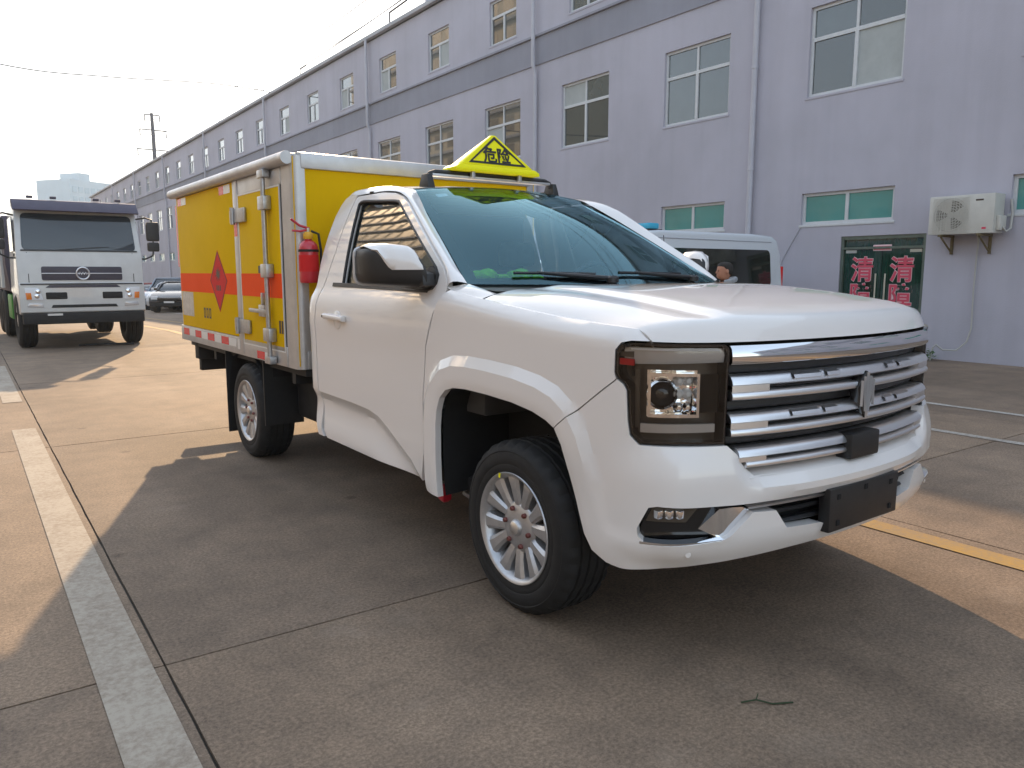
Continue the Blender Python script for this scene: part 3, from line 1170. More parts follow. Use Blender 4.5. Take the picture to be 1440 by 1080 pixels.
# raised centre accents on the upper two bars
for zt in (1.056, .926):
    for g in (1, -1):
        for sa, sb in ((.26, .40), (.16, .235)):
            es = [SC - g * (sa + (sb - sa) * i / 6) for i in range(7)]
            MB().loft([[WP(s, z, o) for s in es] for z, o in ((zt - .020, .010), (zt - .016, .022), (zt - .004, .016), (zt + .003, -.01))], closed=False).build('grille_accent', 'satin_chrome', gb, recalc=False)
for zc_ in (1.077, .952, .833):
    gbar('grille_mesh', zc_ - .017, zc_ + .017, -.045, -.045, 'black_plastic', .99)
# emblem: pointed shield made of upright blades
em = MB()
ex = .940
em.prism([(0, .862), (-.028, .900), (-.058, .985), (-.040, 1.005), (-.012, 1.030), (0, 1.040), (.012, 1.030), (.040, 1.005), (.058, .985), (.028, .900)], lambda a, b, d: (ex + d, a, b), -.03, .010)
emo = em.build('emblem', 'gloss_black', gb, bevel=.003)
for k in range(-2, 3):
    top_ = 1.034 - abs(k) * .014
    bot = .866 + abs(k) * .022
    MB().loft([[(ex + .010, k * .019 * (.45 if z < .9 else 1) - .0022 * w, z) for w in (-1, 1)] + [(ex + .019, k * .019 * (.45 if z < .9 else 1), z)] for z, w_ in ((bot, 1), ((bot + top_) / 2, 1), (top_, 1))]).build('emblem_blade', 'lamp_grey', emo)
MB().box((.895, -.095, .716), (.962, .095, .812)).build('radar_cover', 'black_plastic', gb, bevel=.010)

# headlights -----------------------------------------------------------------------------
HD = [(s, z) for s, z in HEAD]
heads = mpanel('headlight', HD, lambda s, z: -.070, 'lamp_dark', truck, .035, 0)
for k, mir in enumerate((False, True)):
    g = -1 if mir else 1
    H = heads[k]

    def edge_strip(poly, o0, o1, name, m):
        q = dens(poly, .02)
        q.append(q[0])

        def pt(s, z, o):
            p = WP(s, z, o)
            return (p[0], g * p[1], p[2])
        MB().loft([[pt(s, z, o0) for s, z in q], [pt(s, z, o1) for s, z in q]], closed=False).build(name, m, H, recalc=False)
    edge_strip(HD, -.07, .004, 'housing_wall', 'gloss_black')
    c_ = (.80, .99)
    inner = [(c_[0] + (s - c_[0]) * .955, c_[1] + (z - c_[1]) * .955) for s, z in HD]
    panel(MB(), HD, wrap(lambda s, z: .002, None, mir), .04, [inner], .01, mir).build('seal', 'gloss_black', H, recalc=False)

    def hp(name, poly, off, m, thick=.015, holes=(), grid=.025):
        return panel(MB(), poly, wrap(off, None, mir), grid, holes, thick, mir).build(name, m, H, recalc=False, angle=40)
    hp('day_light_bar', [(.612, 1.098), (.612, 1.155), (.965, 1.150), (.966, 1.103)], lambda s, z: -.012 - abs(z - 1.13) * .25, 'lamp_grey')
    hp('day_light_edge', [(.640, 1.146), (.640, 1.153), (.945, 1.149), (.945, 1.142)], lambda s, z: -.006, 'lamp_white', .004)
    hp('side_marker', [(.596, 1.095), (.596, 1.116), (.650, 1.114), (.650, 1.093)], lambda s, z: -.006, 'red_film')
    hp('side_reflector', [(.596, 1.122), (.598, 1.138), (.648, 1.140), (.648, 1.120)], lambda s, z: -.010, 'lamp_dark')
    hp('side_reflector', [(.652, .880), (.648, 1.080), (.666, 1.080), (.670, .880)], lambda s, z: -.030, 'lamp_dark')
    hp('lower_light_bar', [(.676, .868), (.676, .898), (.940, .896), (.940, .868)], lambda s, z: -.016, 'lamp_grey')
    hp('lamp_bowl', [(.690, .915), (.690, 1.075), (.892, 1.072), (.892, .913)], lambda s, z: -.066 + .030 * abs(math.sin((s - .690) / .202 * math.pi))**.5 * 0 + .004 * math.sin(s * 60) * math.cos(z * 50), 'lamp_chrome', .012, (), .014)
    # projector module: one bright square frame, a round lens and a cut-glass block
    fo = [(.700, .920), (.700, 1.070), (.882, 1.066), (.882, .918)]
    fi = [(.710, .931), (.710, 1.060), (.872, 1.056), (.872, .929)]
    hp('lamp_frame', fo, lambda s, z: -.020, 'lamp_chrome', .040, [fi], .02)
    x, y, nx, ny = plan(.752)
    o = MB().lathe([(.042, -.03), (.040, -.010), (.032, .002), (.018, .011), (0, .014)], 24, (0, 0, 0), 'X').build('projector_lens', 'gloss_black', H)
    o.location = (x - nx * .040, g * (y - ny * .040), .995)
    o.rotation_euler = (0, 0, math.atan2(g * ny, nx))
    o = MB().lathe([(.054, -.02), (.052, .002), (.044, .006), (.040, -.02), (.0, -.025)], 24, (0, 0, 0), 'X').build('projector_ring', 'lamp_chrome', H)
    o.location = (x - nx * .045, g * (y - ny * .045), .995)
    o.rotation_euler = (0, 0, math.atan2(g * ny, nx))
    for zz in (.950, .995, 1.040):
        for sa in (.815, .848):
            x, y, nx, ny = plan(sa)
            o = MB().lathe([(.019, -.02), (.019, 0), (.008, .012), (0, .013)], 6, (0, 0, 0), 'X').build('cut_glass_cell', 'lamp_white' if zz > .99 else 'lamp_chrome', H, angle=10)
            o.location = (x - nx * .048, g * (y - ny * .048), zz)
            o.rotation_euler = (0, 0, math.atan2(g * ny, nx))
    rb = MB()
    for i in range(7):
        sa = .888 + i * .011
        rb.loft([[(p[0], g * p[1], p[2]) for p in (WP(sa, z, -.06), WP(sa + .004, z, -.035), WP(sa + .009, z, -.06))] for z in (.93, 1.06)])
    rb.build('lamp_ribs', 'lamp_dark', H)
    hp('headlight_lens', [(c_[0] + (s - c_[0]) * .965, c_[1] + (z - c_[1]) * .965) for s, z in HD], lambda s, z: .004, 'lamp_glass', 0, (), .035)

# wheels -----------------------------------------------------------------------------------
TYR, TYZ = .364, .356


def make_wheel():
    """axle along Y, outer face towards -Y"""
    w = bpy.data.objects.new('wheel', None)
    col.objects.link(w)
    w.parent = truck
    n = 96
    prof = [(.228, .118), (.236, .124), (.262, .130), (.300, .131), (.334, .122), (.352, .108), (.361, .094)]
    for yy in (.066, .022, -.022, -.066):
        prof += [(.364, yy + .008), (.354, yy + .005), (.354, yy - .005), (.364, yy - .008)]
    prof += [(.361, -.094), (.352, -.108), (.334, -.122), (.322, -.1275), (.319, -.1255), (.300, -.131), (.272, -.1305), (.268, -.128), (.262, -.130), (.236, -.124), (.228, -.118)]
    rings = []
    for r, h in prof:
        ring = []
        for k in range(n):
            rr = r
            if abs(h) > .09 and r > .345 and k % 3 == 0:
                rr = r - .012
            a = 2 * math.pi * k / n
            if abs(h) < .09 and r > .36 and k % 3 == 0:
                rr = r - .004
            ring.append((math.cos(a) * rr, h, math.sin(a) * rr))
        rings.append(ring)
    MB().loft(rings, True, False).build('tyre', 'tyre_rubber', w, angle=32)
    rim = bpy.data.objects.new('rim', None)
    rb_ = MB().lathe([(.222, .11), (.205, .06), (.200, -.02), (.208, -.090), (.222, -.112), (.232, -.122), (.2345, -.126), (.232, -.130), (.224, -.128), (.214, -.116), (.206, -.095)], 72)
    rim = rb_.build('rim', 'alloy', w)
    MB().lathe([(.20, -.015), (.19, -.03), (.02, -.03), (.0, -.03)], 40).build('brake_disc', 'chassis_black', rim)
    MB().lathe([(.0, -.118), (.028, -.118), (.034, -.112), (.036, -.104), (.060, -.102), (.098, -.096), (.108, -.086), (.110, -.02)], 36).build('hub', 'alloy', rim)
    MB().lathe([(.0, -.1215), (.024, -.121), (.030, -.116)], 24).build('centre_cap', 'satin_chrome', rim)
    for i in range(6):
        a0 = 2 * math.pi * (i + .5) / 6
        for sgn in (-1, 1):
            ring = []
            for r, da, wd, dep in ((.06, .27, .022, -.090), (.10, .27, .0235, -.098), (.13, .27, .0255, -.104), (.175, .265, .031, -.110), (.203, .26, .037, -.114), (.218, .26, .046, -.112)):
                a = a0 + sgn * da * (.55 + .45 * (r / .2))
                ca, sa = math.cos(a), math.sin(a)
                tx, tz = -sa, ca
                ring.append([(ca * r + tx * q, d_, sa * r + tz * q) for q, d_ in ((-wd, dep + .045), (-wd, dep + .010), (-wd * .55, dep), (wd * .55, dep), (wd, dep + .010), (wd, dep + .045))])
            MB().loft(ring, True, True).build('spoke', 'alloy', rim, angle=25)
        a = 2 * math.pi * i / 6
        o = MB().lathe([(.0, -.113), (.008, -.113), (.0105, -.110), (.011, -.085)], 8).build('lug_nut', 'lug_red', rim)
        o.location = (math.cos(a) * .080, 0, math.sin(a) * .080)
    return w


wheel0 = make_wheel()
wheel0.location = (-.012, -.802, TYZ)
for x, y, fl in ((-3.43, -.805, False), (-.012, .802, True), (-3.43, .805, True)):
    w = copy_tree(wheel0, truck)
    w.location = (x, y, TYZ)
    w.rotation_euler = (0, rnd.uniform(0, .5), math.pi if fl else 0)
wheel0.rotation_euler = (0, .16, 0)
# yellow paint dot on the front rim
o = MB().box((-.006, -.1315, -.010), (.006, -.1305, .010)).build('paint_mark', 'sign_yellow', wheel0)
o.location = (-.115, 0, .192)

# chassis ------------------------------------------------------------------------------------
for g in (-1, 1):
    MB().box((-4.95, g * .36, .60), (.55, g * .45, .74)).build('chassis_rail', 'chassis_black', truck, bevel=.008)
MB().tube([(-3.43, -.72, TYZ), (-3.43, .72, TYZ)], .055, 14).build('rear_axle', 'chassis_black', truck)
MB().lathe([(.0, -.16), (.10, -.12), (.15, 0), (.10, .12), (.0, .16)], 18, (-3.43, 0, TYZ)).build('differential', 'chassis_black', truck)
MB().tube([(-.012, -.70, TYZ), (-.012, .70, TYZ)], .05, 12).build('front_axle', 'chassis_black', truck)
for g in (-1, 1):
    MB().loft([[(-3.43 + t * .66, g * .52 + dy, .42 + .16 * t * t + dz) for dy, dz in ((-.035, 0), (.035, 0), (.035, .05), (-.035, .05))] for t in (-1, -.5, 0, .5, 1)]).build('leaf_spring', 'chassis_black', truck)
    MB().tube([(.05, g * .58, .42), (-.02, g * .60, .82)], .045, 12).build('shock_absorber', 'chassis_black', truck)
MB().box((-2.95, -.72, .36), (-2.20, -.46, .66)).build('fuel_tank', 'chassis_black', truck, bevel=.05, seg=3)
MB().box((-2.75, .40, .36), (-2.15, .74, .64)).build('battery_case', 'chassis_black', truck, bevel=.04)
MB().tube([(-.6, .1, .45), (-2.0, .1, .42), (-3.3, 0, .38)], .04, 10).build('drive_shaft', 'chassis_black', truck)
MB().box((-2.0, -.80, .36), (.5, .80, .44)).build('underbody', 'chassis_black', truck, bevel=.03)
MB().tube([(-.2, -.50, .30), (-1.2, -.52, .33), (-2.2, -.44, .40), (-2.6, -.3, .44)], .035, 10).build('exhaust_pipe', 'rusty_steel', truck)
MB().tube([(-.60, -.78, .345), (-.40, -.80, .335), (-.2, -.70, .33)], .014, 8).build('brake_pipe', 'galvanised', truck)
MB().loft([[(-.655 + dx, -.86 + dy, z) for dx, dy in ((-w, -w), (w, -w), (w, w), (-w, w))] for z, w in ((.300, .012), (.315, .024), (.36, .024), (.39, .014))]).build('jack_point_cap', 'extinguisher_red', truck, bevel=.005)
# spare wheel slung under the tail
MB().lathe([(.12, -.10), (.20, -.11), (.30, -.11), (.345, -.07), (.36, 0), (.345, .07), (.30, .11), (.2, .11), (.12, .10)], 40, (-4.55, 0, .55), 'Z', True).build('spare_wheel', 'tyre_rubber', truck)
for g in (-1, 1):
    MB().box((-4.98, g * .90, .62), (-4.86, g * .74, .80)).build('underride_bracket', 'chassis_black', truck, bevel=.006)
MB().box((-5.06, -.85, .50), (-4.98, .85, .62)).build('underride_bar', 'chassis_black', truck, bevel=.008)
for g in (-1, 1):
    for q, (x, z0, z1, y0, y1) in enumerate(((-3.885, .12, .78, .945, .66), (-2.985, .31, .78, .945, .66))):
        b = MB().box((x, g * y0, z0), (x + .012, g * y1, z1))
        f = b.build('mud_flap', 'black_plastic', truck)
    # wheel arch liner over the rear wheel
    MB().grid(lambda u, v: (-3.43 + math.cos(math.pi * u) * .445, g * (-.60 - .33 * v), TYZ + min(.43, math.sin(math.pi * u) * .50)), 14, 2).build('wheel_housing', 'chassis_black', truck, recalc=False)
MB().box((-5.10, -.90, .735), (-2.28, .90, .785)).build('box_subframe', 'chassis_black', truck, bevel=.005)
for x in (-2.55, -3.0, -3.9, -4.4, -4.9):
    MB().box((x - .03, -.88, .66), (x + .03, .88, .74)).build('cross_member', 'chassis_black', truck)

# interior -------------------------------------------------------------------------------------
MB().loft([[(x, y, z) for x, z in ((-.40, 1.305), (-.54, 1.340), (-.68, 1.358), (-.93, 1.345), (-1.02, 1.24), (-1.0, .75), (-.4, .75))] for y in (-.80, -.4, 0, .4, .80)]).build('dashboard', 'interior_dark', truck, bevel=.02)
sw = MB().lathe([(.185 + .014 * math.cos(a), .014 * math.sin(a)) for a in [2 * math.pi * k / 8 for k in range(9)]], 32, (0, 0, 0), 'X')
for a in (-.3, math.pi + .3, -math.pi / 2):
    sw.tube([(0, math.cos(a) * .05, math.sin(a) * .05), (0, math.cos(a) * .18, math.sin(a) * .18)], .014, 6)
sw.lathe([(.0, .02), (.055, .015), (.065, -.02), (.0, -.03)], 20, (0, 0, 0), 'X')
swo = sw.build('steering_wheel', 'interior_dark', truck)
swo.location = (-1.06, .40, 1.29)
swo.rotation_euler = (0, R(-62 + 90), 0)
for y in (-.38, .38):
    seat = MB().loft([[(-1.38 + dx, y + dy, z) for dx, dy in ((-.25, -.25), (.25, -.24), (.25, .24), (-.25, .25))] for z in (.62, .92)]).build('seat', 'seat_grey', truck, bevel=.05, seg=3)
    MB().loft([[(-1.62 - (z - .9) * .22 + dx, y + dy * w, z) for dx, dy in ((-.06, -.24), (.07, -.22), (.07, .22), (-.06, .24))] for z, w in ((.88, 1), (1.2, 1), (1.40, .85))]).build('backrest', 'seat_grey', seat, bevel=.04, seg=3)
    MB().loft([[(-1.74 + dx, y + dy * w, z) for dx, dy in ((-.05, -.13), (.05, -.12), (.05, .12), (-.05, .13))] for z, w in ((1.44, 1), (1.54, 1), (1.60, .8))]).build('headrest', 'seat_grey', seat, bevel=.03, seg=3)
MB().box((-2.02, -.80, .62), (-.95, .80, .66)).build('cab_floor', 'interior_dark', truck)
MB().grid(lambda u, v: (-2.0 + .50 * v, -.66 + 1.32 * u, 1.835), 2, 2).build('headliner', 'seat_grey', truck)
MB().box((-2.00, -.62, 1.42), (-1.99, .62, 1.78)).build('rear_glass', 'far_glass', truck)

# wipers
for y0, y1, xo in ((-.10, -.62, 0), (.56, -.02, 0)):
    def wp(k, v):
        return Vector(ws(.5 + k / 1.70, v)) + Vector((.47, 0, .88)) * .016
    wpr = MB().tube([wp(y0, .020), wp((y0 + y1) / 2, .045), wp(y1 + .12, .062)], [.013, .010, .007], 8).build('wiper_arm', 'black_plastic', truck)
    MB().tube([wp(y0 - .08, .052), wp((y0 + y1) / 2, .056), wp(y1, .060)], .008, 6).build('wiper_blade', 'gloss_black', wpr)
    MB().loft([[wp(y0, .012) + Vector((math.cos(a) * r * .7, math.sin(a) * r, h)) for a in [2 * math.pi * k / 12 for k in range(12)]] for r, h in ((.034, -.014), (.034, .010), (.020, .020))]).build('wiper_pivot', 'black_plastic', wpr)

# door mirrors -------------------------------------------------------------------------------------
MIR = [(-.955, -.80, -.60, 1.325, 1.435), (-.985, -.82, -.615, 1.330, 1.490), (-1.02, -.84, -.63, 1.335, 1.512), (-1.10, -.88, -.675, 1.340, 1.520), (-1.18, -.915, -.735, 1.348, 1.518), (-1.208, -.92, -.785, 1.362, 1.500), (-1.216, -.915, -.83, 1.390, 1.470)]


def mir_at(y):
    return [lerp_table([(-m[0], m[k]) for m in MIR], -y) for k in (1, 2, 3, 4)]


for g in (1, -1):
    def mp(x, y, z):
        return (x - .03, g * (-.955 + (y + .955) * .80), z)
    sail = [(-.637, 1.400), (-.630, 1.350), (-.662, 1.322), (-.715, 1.313), (-.95, 1.317), (-.93, 1.346), (-.79, 1.385), (-.70, 1.432)]
    mo = panel(MB(), rounded(sail, .012, 2), lambda x, z: ((x, g * (cab_side(x, z) - .012), z), (0, g, 0)), .05, (), .03, g < 0).build('mirror', 'black_plastic', truck, recalc=False)
    MB().loft([[mp(x, y, z) for x, z in ((-.60, 1.340), (-.70, 1.322), (-.82, 1.328), (-.82, 1.385), (-.70, 1.415), (-.61, 1.395))] for y in (-.895, -.93, -.98)]).build('mirror_arm', 'black_plastic', mo, bevel=.010)
    ringsh = []
    for y, x0, x1, z0, z1 in MIR:
        zc_, xc_ = (z0 + z1) / 2, (x0 + x1) / 2
        pts = []
        for k in range(28):
            a = 2 * math.pi * k / 28
            ca, sa = math.cos(a), math.sin(a)
            pw = .30 if ca < 0 else .62
            pts.append(mp(xc_ + (x1 - x0) / 2 * math.copysign(abs(ca)**pw, ca), y, zc_ + (z1 - z0) / 2 * math.copysign(abs(sa)**(.34 if ca < 0 else .6), sa)))
        ringsh.append(pts)
    MB().loft(ringsh).build('mirror_housing', 'black_plastic', mo, angle=50)
    rows = []
    for k in range(15):
        y = -.975 - k / 14 * .222
        x0, x1, z0, z1 = mir_at(y)
        zl = 1.412 + .100 * ss(-1.115, -1.20, y) - .0 * k
        zl = min(zl, z1 - .004)
        rows.append([mp(*p) for p in ((x0 + .025, y, z1 - .004), (x0 + .030, y, z1 + .009), ((x0 + x1) / 2, y, z1 + .013), (x1 - .045, y, z1 + .006), (x1 - .012, y, z1 - .022 * min(1, (z1 - zl) / .06)), (x1 + .006, y, max(zl, z1 - .055)), (x1 + .009, y, (max(zl, z1 - .055) + zl) / 2), (x1 + .006, y, zl), (x1 - .012, y, zl - .003))])
    MB().loft(rows, closed=False, flip=(g < 0)).build('mirror_cap', 'white_paint', mo, recalc=False, angle=60)
    gl_o = rounded([(-.985, 1.348), (-1.195, 1.360), (-1.195, 1.500), (-.985, 1.490)], .03)
    MB().loft([[mp(-.845 + (y + .985) * .35 + d_, y, z) for y, z in gl_o] for d_ in (-.008, .004)]).build('mirror_glass', 'mirror_glass', mo)
    fr_o = rounded([(-.985, 1.338), (-1.212, 1.350), (-1.212, 1.512), (-.985, 1.502)], .035)
    MB().tube([mp(-.838 + (y + .985) * .35, y, z) for y, z in fr_o + [fr_o[0]]], .011, 6, False).build('mirror_rim', 'lamp_grey', mo)

# roof carrier bar --------------------------------------------------------------------------------
bar = MB().tube([(-1.48, -.455, 1.885), (-1.48, -.452, 1.925), (-1.48, -.435, 1.958), (-1.48, -.40, 1.970), (-1.48, 0, 1.976), (-1.48, .40, 1.970), (-1.48, .435, 1.958), (-1.48, .452, 1.925), (-1.48, .455, 1.885)], .016, 10)
baro = bar.build('roof_bar', 'black_plastic', truck)
for g in (-1, 1):
    MB().loft([[(-1.48 + dx * w, g * .455 + dy * w, z) for dx, dy in ((-.05, -.022), (.05, -.022), (.05, .022), (-.05, .022))] for z, w in ((1.875, 1.1), (1.90, 1), (1.955, .7))]).build('bar_foot', 'black_plastic', baro, bevel=.006)
MB().box((-1.50, -.43, 1.945), (-1.455, .43, 1.960)).build('bar_rail', 'aluminium', baro, bevel=.004)
MB().tube([(-1.98, .60, 1.865), (-2.03, .60, 1.91)], .004, 6).build('antenna', 'black_plastic', truck)
MB().lathe([(.02, 0), (.018, .012), (.0, .016)], 16, (-1.62, .50, 1.905), 'Z').build('roof_knob', 'black_plastic', truck)

# ================================================================== cargo box (part of the truck)
BX0, BX1, BYR, BZ0, BZ1 = -5.19, -2.27, .95, .785, 2.125
cb = MB().box((BX0 + .01, -BYR + .012, BZ0 + .02), (BX1 - .012, BYR - .012, BZ1 - .02)).build('cargo_box', 'yellow_panel', truck)
ys = -BYR


def bxp(name, a, b, m, bevel=.004, parent=None):
    return MB().box(a, b).build(name, m, parent or cb, bevel=bevel)


for g in (-1, 1):
    # rounded corner posts, front and rear
    for xe, sg in ((BX1, -1), (BX0, 1)):
        wid = .19 if xe == BX1 else .06
        rr_ = .05
        arc = [(xe + sg * (rr_ - rr_ * math.sin(a)), g * (BYR - rr_ + rr_ * math.cos(a))) for a in [math.pi / 2 * k / 6 for k in range(7)]]
        outl = [(xe + sg * wid, g * BYR)] + arc[0:] + [(xe, g * (BYR - .085)), (xe + sg * .02, g * (BYR - .085)), (xe + sg * wid, g * (BYR - .03))]
        MB().prism(outl, lambda a, b, d: (a, b, d), BZ0, BZ1 - .01).build('corner_post', 'aluminium', cb, angle=30)
    # rails
    bxp('bottom_rail', (BX0 - .005, g * (BYR + .006), .785), (BX1 - .185, g * (BYR - .04), .918), 'aluminium', .006)
    MB().tube([(BX0 - .03, g * (BYR + .020), 2.098), (BX1 - .02, g * (BYR + .020), 2.098)], .040, 14).build('rain_rail', 'aluminium', cb)
    bxp('top_rail', (BX0 - .01, g * (BYR + .012), 2.06), (BX1 - .03, g * (BYR - .05), 2.13), 'aluminium', .01)
for x in (BX0, BX1):
    sg = 1 if x == BX0 else -1
    bxp('end_rail', (x - sg * .008, -BYR + .06, 2.035), (x + sg * .05, BYR - .06, 2.132), 'aluminium', .012)
    bxp('end_rail', (x - sg * .008, -BYR + .06, .785), (x + sg * .05, BYR - .06, .90), 'aluminium', .008)
bxp('box_roof', (BX0 + .02, -BYR + .05, 2.118), (BX1 - .02, BYR - .05, 2.138), 'aluminium', .006)
for g in (-1, 1):
    ys = g * BYR
    bxp('side_panel', (-5.125, ys + g * .002, .921), (-3.445, ys - g * .02, 2.055), 'yellow_panel', .002)
    bxp('divider_post', (-3.440, ys + g * .010, .80), (-3.345, ys - g * .02, 2.06), 'aluminium', .006)
    bxp('door_header', (-3.340, ys + g * .004, 1.955), (-2.462, ys - g * .02, 2.058), 'aluminium', .004)
    bxp('door_seal', (-2.478, ys + g * .001, .80), (-2.458, ys - g * .02, 1.953), 'black_plastic', 0)
    dr = bxp('box_door', (-3.325, ys + g * .006, .885), (-2.486, ys - g * .02, 1.943), 'yellow_panel', .003)
    for a, b in (((-3.337, .877), (-3.325, 1.953)), ((-2.486, .877), (-2.479, 1.953)), ((-3.325, 1.943), (-2.486, 1.953)), ((-3.325, .877), (-2.486, .885))):
        bxp('door_edging', (a[0], ys + g * .0085, a[1]), (b[0], ys - g * .01, b[1]), 'white_reflector', 0, dr)
    # orange band in two lengths
    bxp('orange_band', (-5.125, ys + g * .0034, 1.232), (-3.445, ys + g * .0022, 1.392), 'orange_film', 0)
    bxp('orange_band', (-3.324, ys + g * .0078, 1.232), (-2.488, ys + g * .0062, 1.392), 'orange_film', 0, dr)
    # hazard diamond
    dm = MB().prism([(-3.92, 1.575), (-4.155, 1.335), (-3.92, 1.085), (-3.685, 1.335)], lambda a, b, d: (a, ys + g * d, b), .0036, .0048).build('hazard_diamond', 'red_film', cb)
    dl = MB()
    pts = [(-3.92, 1.558), (-4.140, 1.335), (-3.92, 1.102), (-3.70, 1.335)]
    for i in range(4):
        a, b = Vector(pts[i]), Vector(pts[(i + 1) % 4])
        n2 = Vector((-(b - a).y, (b - a).x)).normalized() * .004
        dl.prism([tuple(a + n2), tuple(b + n2), tuple(b - n2), tuple(a - n2)], lambda p, q, d: (p, ys + g * d, q), .0048, .0056)
    dl.build('diamond_outline', 'dark_print', dm)
    star = []
    for k in range(22):
        a = math.pi * k / 11
        r_ = .075 if k % 2 == 0 else .030
        r_ *= (1 + .35 * ((k * 7) % 5 - 2) / 4)
        star.append((-3.925 + math.cos(a) * r_ * 1.15, 1.385 + math.sin(a) * r_ * .8))
    MB().prism(star, lambda p, q, d: (p, ys + g * d, q), .0049, .0058).build('burst_mark', 'dark_print', dm)
    for k in range(3):
        xx = -3.985 + k * .045
        MB().box((xx, ys + g * .0049, 1.255), (xx + .028, ys + g * .0057, 1.298)).build('print_block', 'dark_print', dm)
    # reflective markers along the rail and at the top
    for k in range(5):
        x = -5.10 + k * .395
        bxp('red_marker', (x, ys + g * .0075, .838), (x + .19, ys + g * .0062, .898), 'red_reflector', 0) if k < 4 else None
        bxp('white_marker', (x + .20, ys + g * .0075, .838), (x + .385, ys + g * .0062, .898), 'white_reflector', 0) if k < 4 else bxp('white_marker', (x + .03, ys + g * .0075, .825), (x + .16, ys + g * .0062, .905), 'white_reflector', 0)
    bxp('red_marker', (-3.05, ys + g * .0075, .795), (-2.89, ys + g * .0062, .850), 'red_reflector', 0)
    bxp('white_marker', (-2.885, ys + g * .0075, .795), (-2.74, ys + g * .0062, .850), 'white_reflector', 0)
    for x in (-5.10, -3.82):
        bxp('red_marker', (x + .02, ys + g * .0036, 1.985), (x + .14, ys + g * .0024, 2.048), 'red_reflector', 0)
        bxp('white_marker', (x + .145, ys + g * .0036, 1.985), (x + .30, ys + g * .0024, 2.048), 'white_reflector', 0)
    bxp('red_marker', (-3.43, ys + g * .0115, 1.66), (-3.36, ys + g * .0102, 1.80), 'red_reflector', 0)
    bxp('red_marker', (-5.185, ys + g * .0015, 1.45), (-5.150, ys + g * .0005, 2.0), 'red_reflector', 0)
    # grey data sticker and small dark stencils
    bxp('data_sticker', (-5.10, ys + g * .0036, 1.015), (-4.72, ys + g * .0024, 1.228), 'galvanised', 0)
    for k, (x, z) in enumerate(((-4.40, 1.02), (-4.32, 1.02), (-4.24, 1.02))):
        b = MB()
        b.box((x, ys + g * .0036, z), (x + .05, ys + g * .0026, z + .016)).box((x, ys + g * .0036, z + .068), (x + .05, ys + g * .0026, z + .085))
        b.box((x, ys + g * .0036, z + .016), (x + .014, ys + g * .0026, z + .068)).box((x + .036, ys + g * .0036, z + .016), (x + .05, ys + g * .0026, z + .068))
        b.build('stencil_mark', 'dark_print', cb)
    b = MB()
    for k in range(2):
        b.box((-2.575 + k * .045, ys + g * .008, 1.00), (-2.545 + k * .045, ys + g * .0065, 1.085))
    b.build('stencil_mark', 'dark_print', dr)
    # hinges
    for z in (1.805, 1.01):
        hg = bxp('hinge', (-3.50, ys + g * .020, z - .045), (-3.425, ys + g * .0105, z + .045), 'white_reflector', .003)
        bxp('hinge_plate', (-3.40, ys + g * .030, z - .050), (-3.14, ys + g * .0085, z + .050), 'galvanised', .008, hg)
        MB().tube([(-3.385, ys + g * .034, z - .06), (-3.385, ys + g * .034, z + .06)], .017, 10).build('hinge_pin', 'galvanised', hg)
        for bx_ in (-3.31, -3.25, -3.19):
            MB().lathe([(.0, .008), (.012, .008), (.014, 0)], 10, (0, 0, 0), 'Y').build('bolt', 'galvanised', hg).location = (bx_, ys + g * .0305, z)
    # lock rod with guides and handle
    rod = MB().tube([(-2.685, ys + g * .040, .80), (-2.685, ys + g * .040, 2.05)], .0165, 12).build('lock_rod', 'galvanised', dr)
    for z in (1.85, 1.41, .985):
        bxp('rod_guide', (-2.745, ys + g * .062, z - .045), (-2.625, ys + g * .0085, z + .045), 'galvanised', .008, rod)
    for z in (.815, 2.035):
        bxp('rod_cam', (-2.74, ys + g * .060, z - .025), (-2.63, ys + g * .012, z + .025), 'galvanised', .006, rod)
    bxp('rod_label', (-2.93, ys + g * .012, 1.395), (-2.75, ys + g * .009, 1.445), 'black_plastic', 0, rod)
    bxp('rod_handle', (-3.06, ys + g * .050, 1.125), (-2.69, ys + g * .034, 1.152), 'galvanised', .005, rod)
    bxp('handle_catch', (-2.90, ys + g * .034, 1.10), (-2.78, ys + g * .0085, 1.18), 'galvanised', .006, rod)
    bxp('handle_hasp', (-2.855, ys + g * .030, 1.18), (-2.825, ys + g * .0085, 1.262), 'galvanised', .004, rod)
    # rivets along the corner post
    rv = MB()
    for k in range(12):
        z = .86 + k * .105
        rv.lathe([(.0, .004), (.006, .003), (.008, 0)], 8, (-2.44, ys + g * .0, z), 'Y')
    rv.build('post_rivets', 'galvanised', cb)

# ================================================================== things carried by the truck


def to_world(p):
    c, s = math.cos(TR_RZ), math.sin(TR_RZ)
    return (TR_LOC[0] + c * p[0] - s * p[1], TR_LOC[1] + s * p[0] + c * p[1], TR_LOC[2] + p[2])


# danger sign on the roof bar
sg_ = thing('warning_sign', 'yellow triangular danger sign fixed on the pickup cab roof bar', 'sign', to_world((-1.48, 0, 1.972)), TR_RZ)


def sgn_pt(y, z, d):
    return (d, y, z)


MB().loft([[(x, y, z) for x, y in ((dx * a, -w), (dx, -w), (dx, w), (dx * a, w))] for z, w, dx, a in ((.012, .305, .075, -1), (.030, .305, .075, -1), (.050, .272, .066, -1))]).build('sign_base', 'sign_yellow', sg_, bevel=.006)
face = MB().loft([[(.062, -.262, .050), (.062, .262, .050), (.014, .012, .238), (.014, -.012, .238)], [(-.062, -.262, .050), (-.062, .262, .050), (-.014, .012, .238), (-.014, -.012, .238)]]).build('sign_body', 'sign_yellow', sg_, bevel=.006)
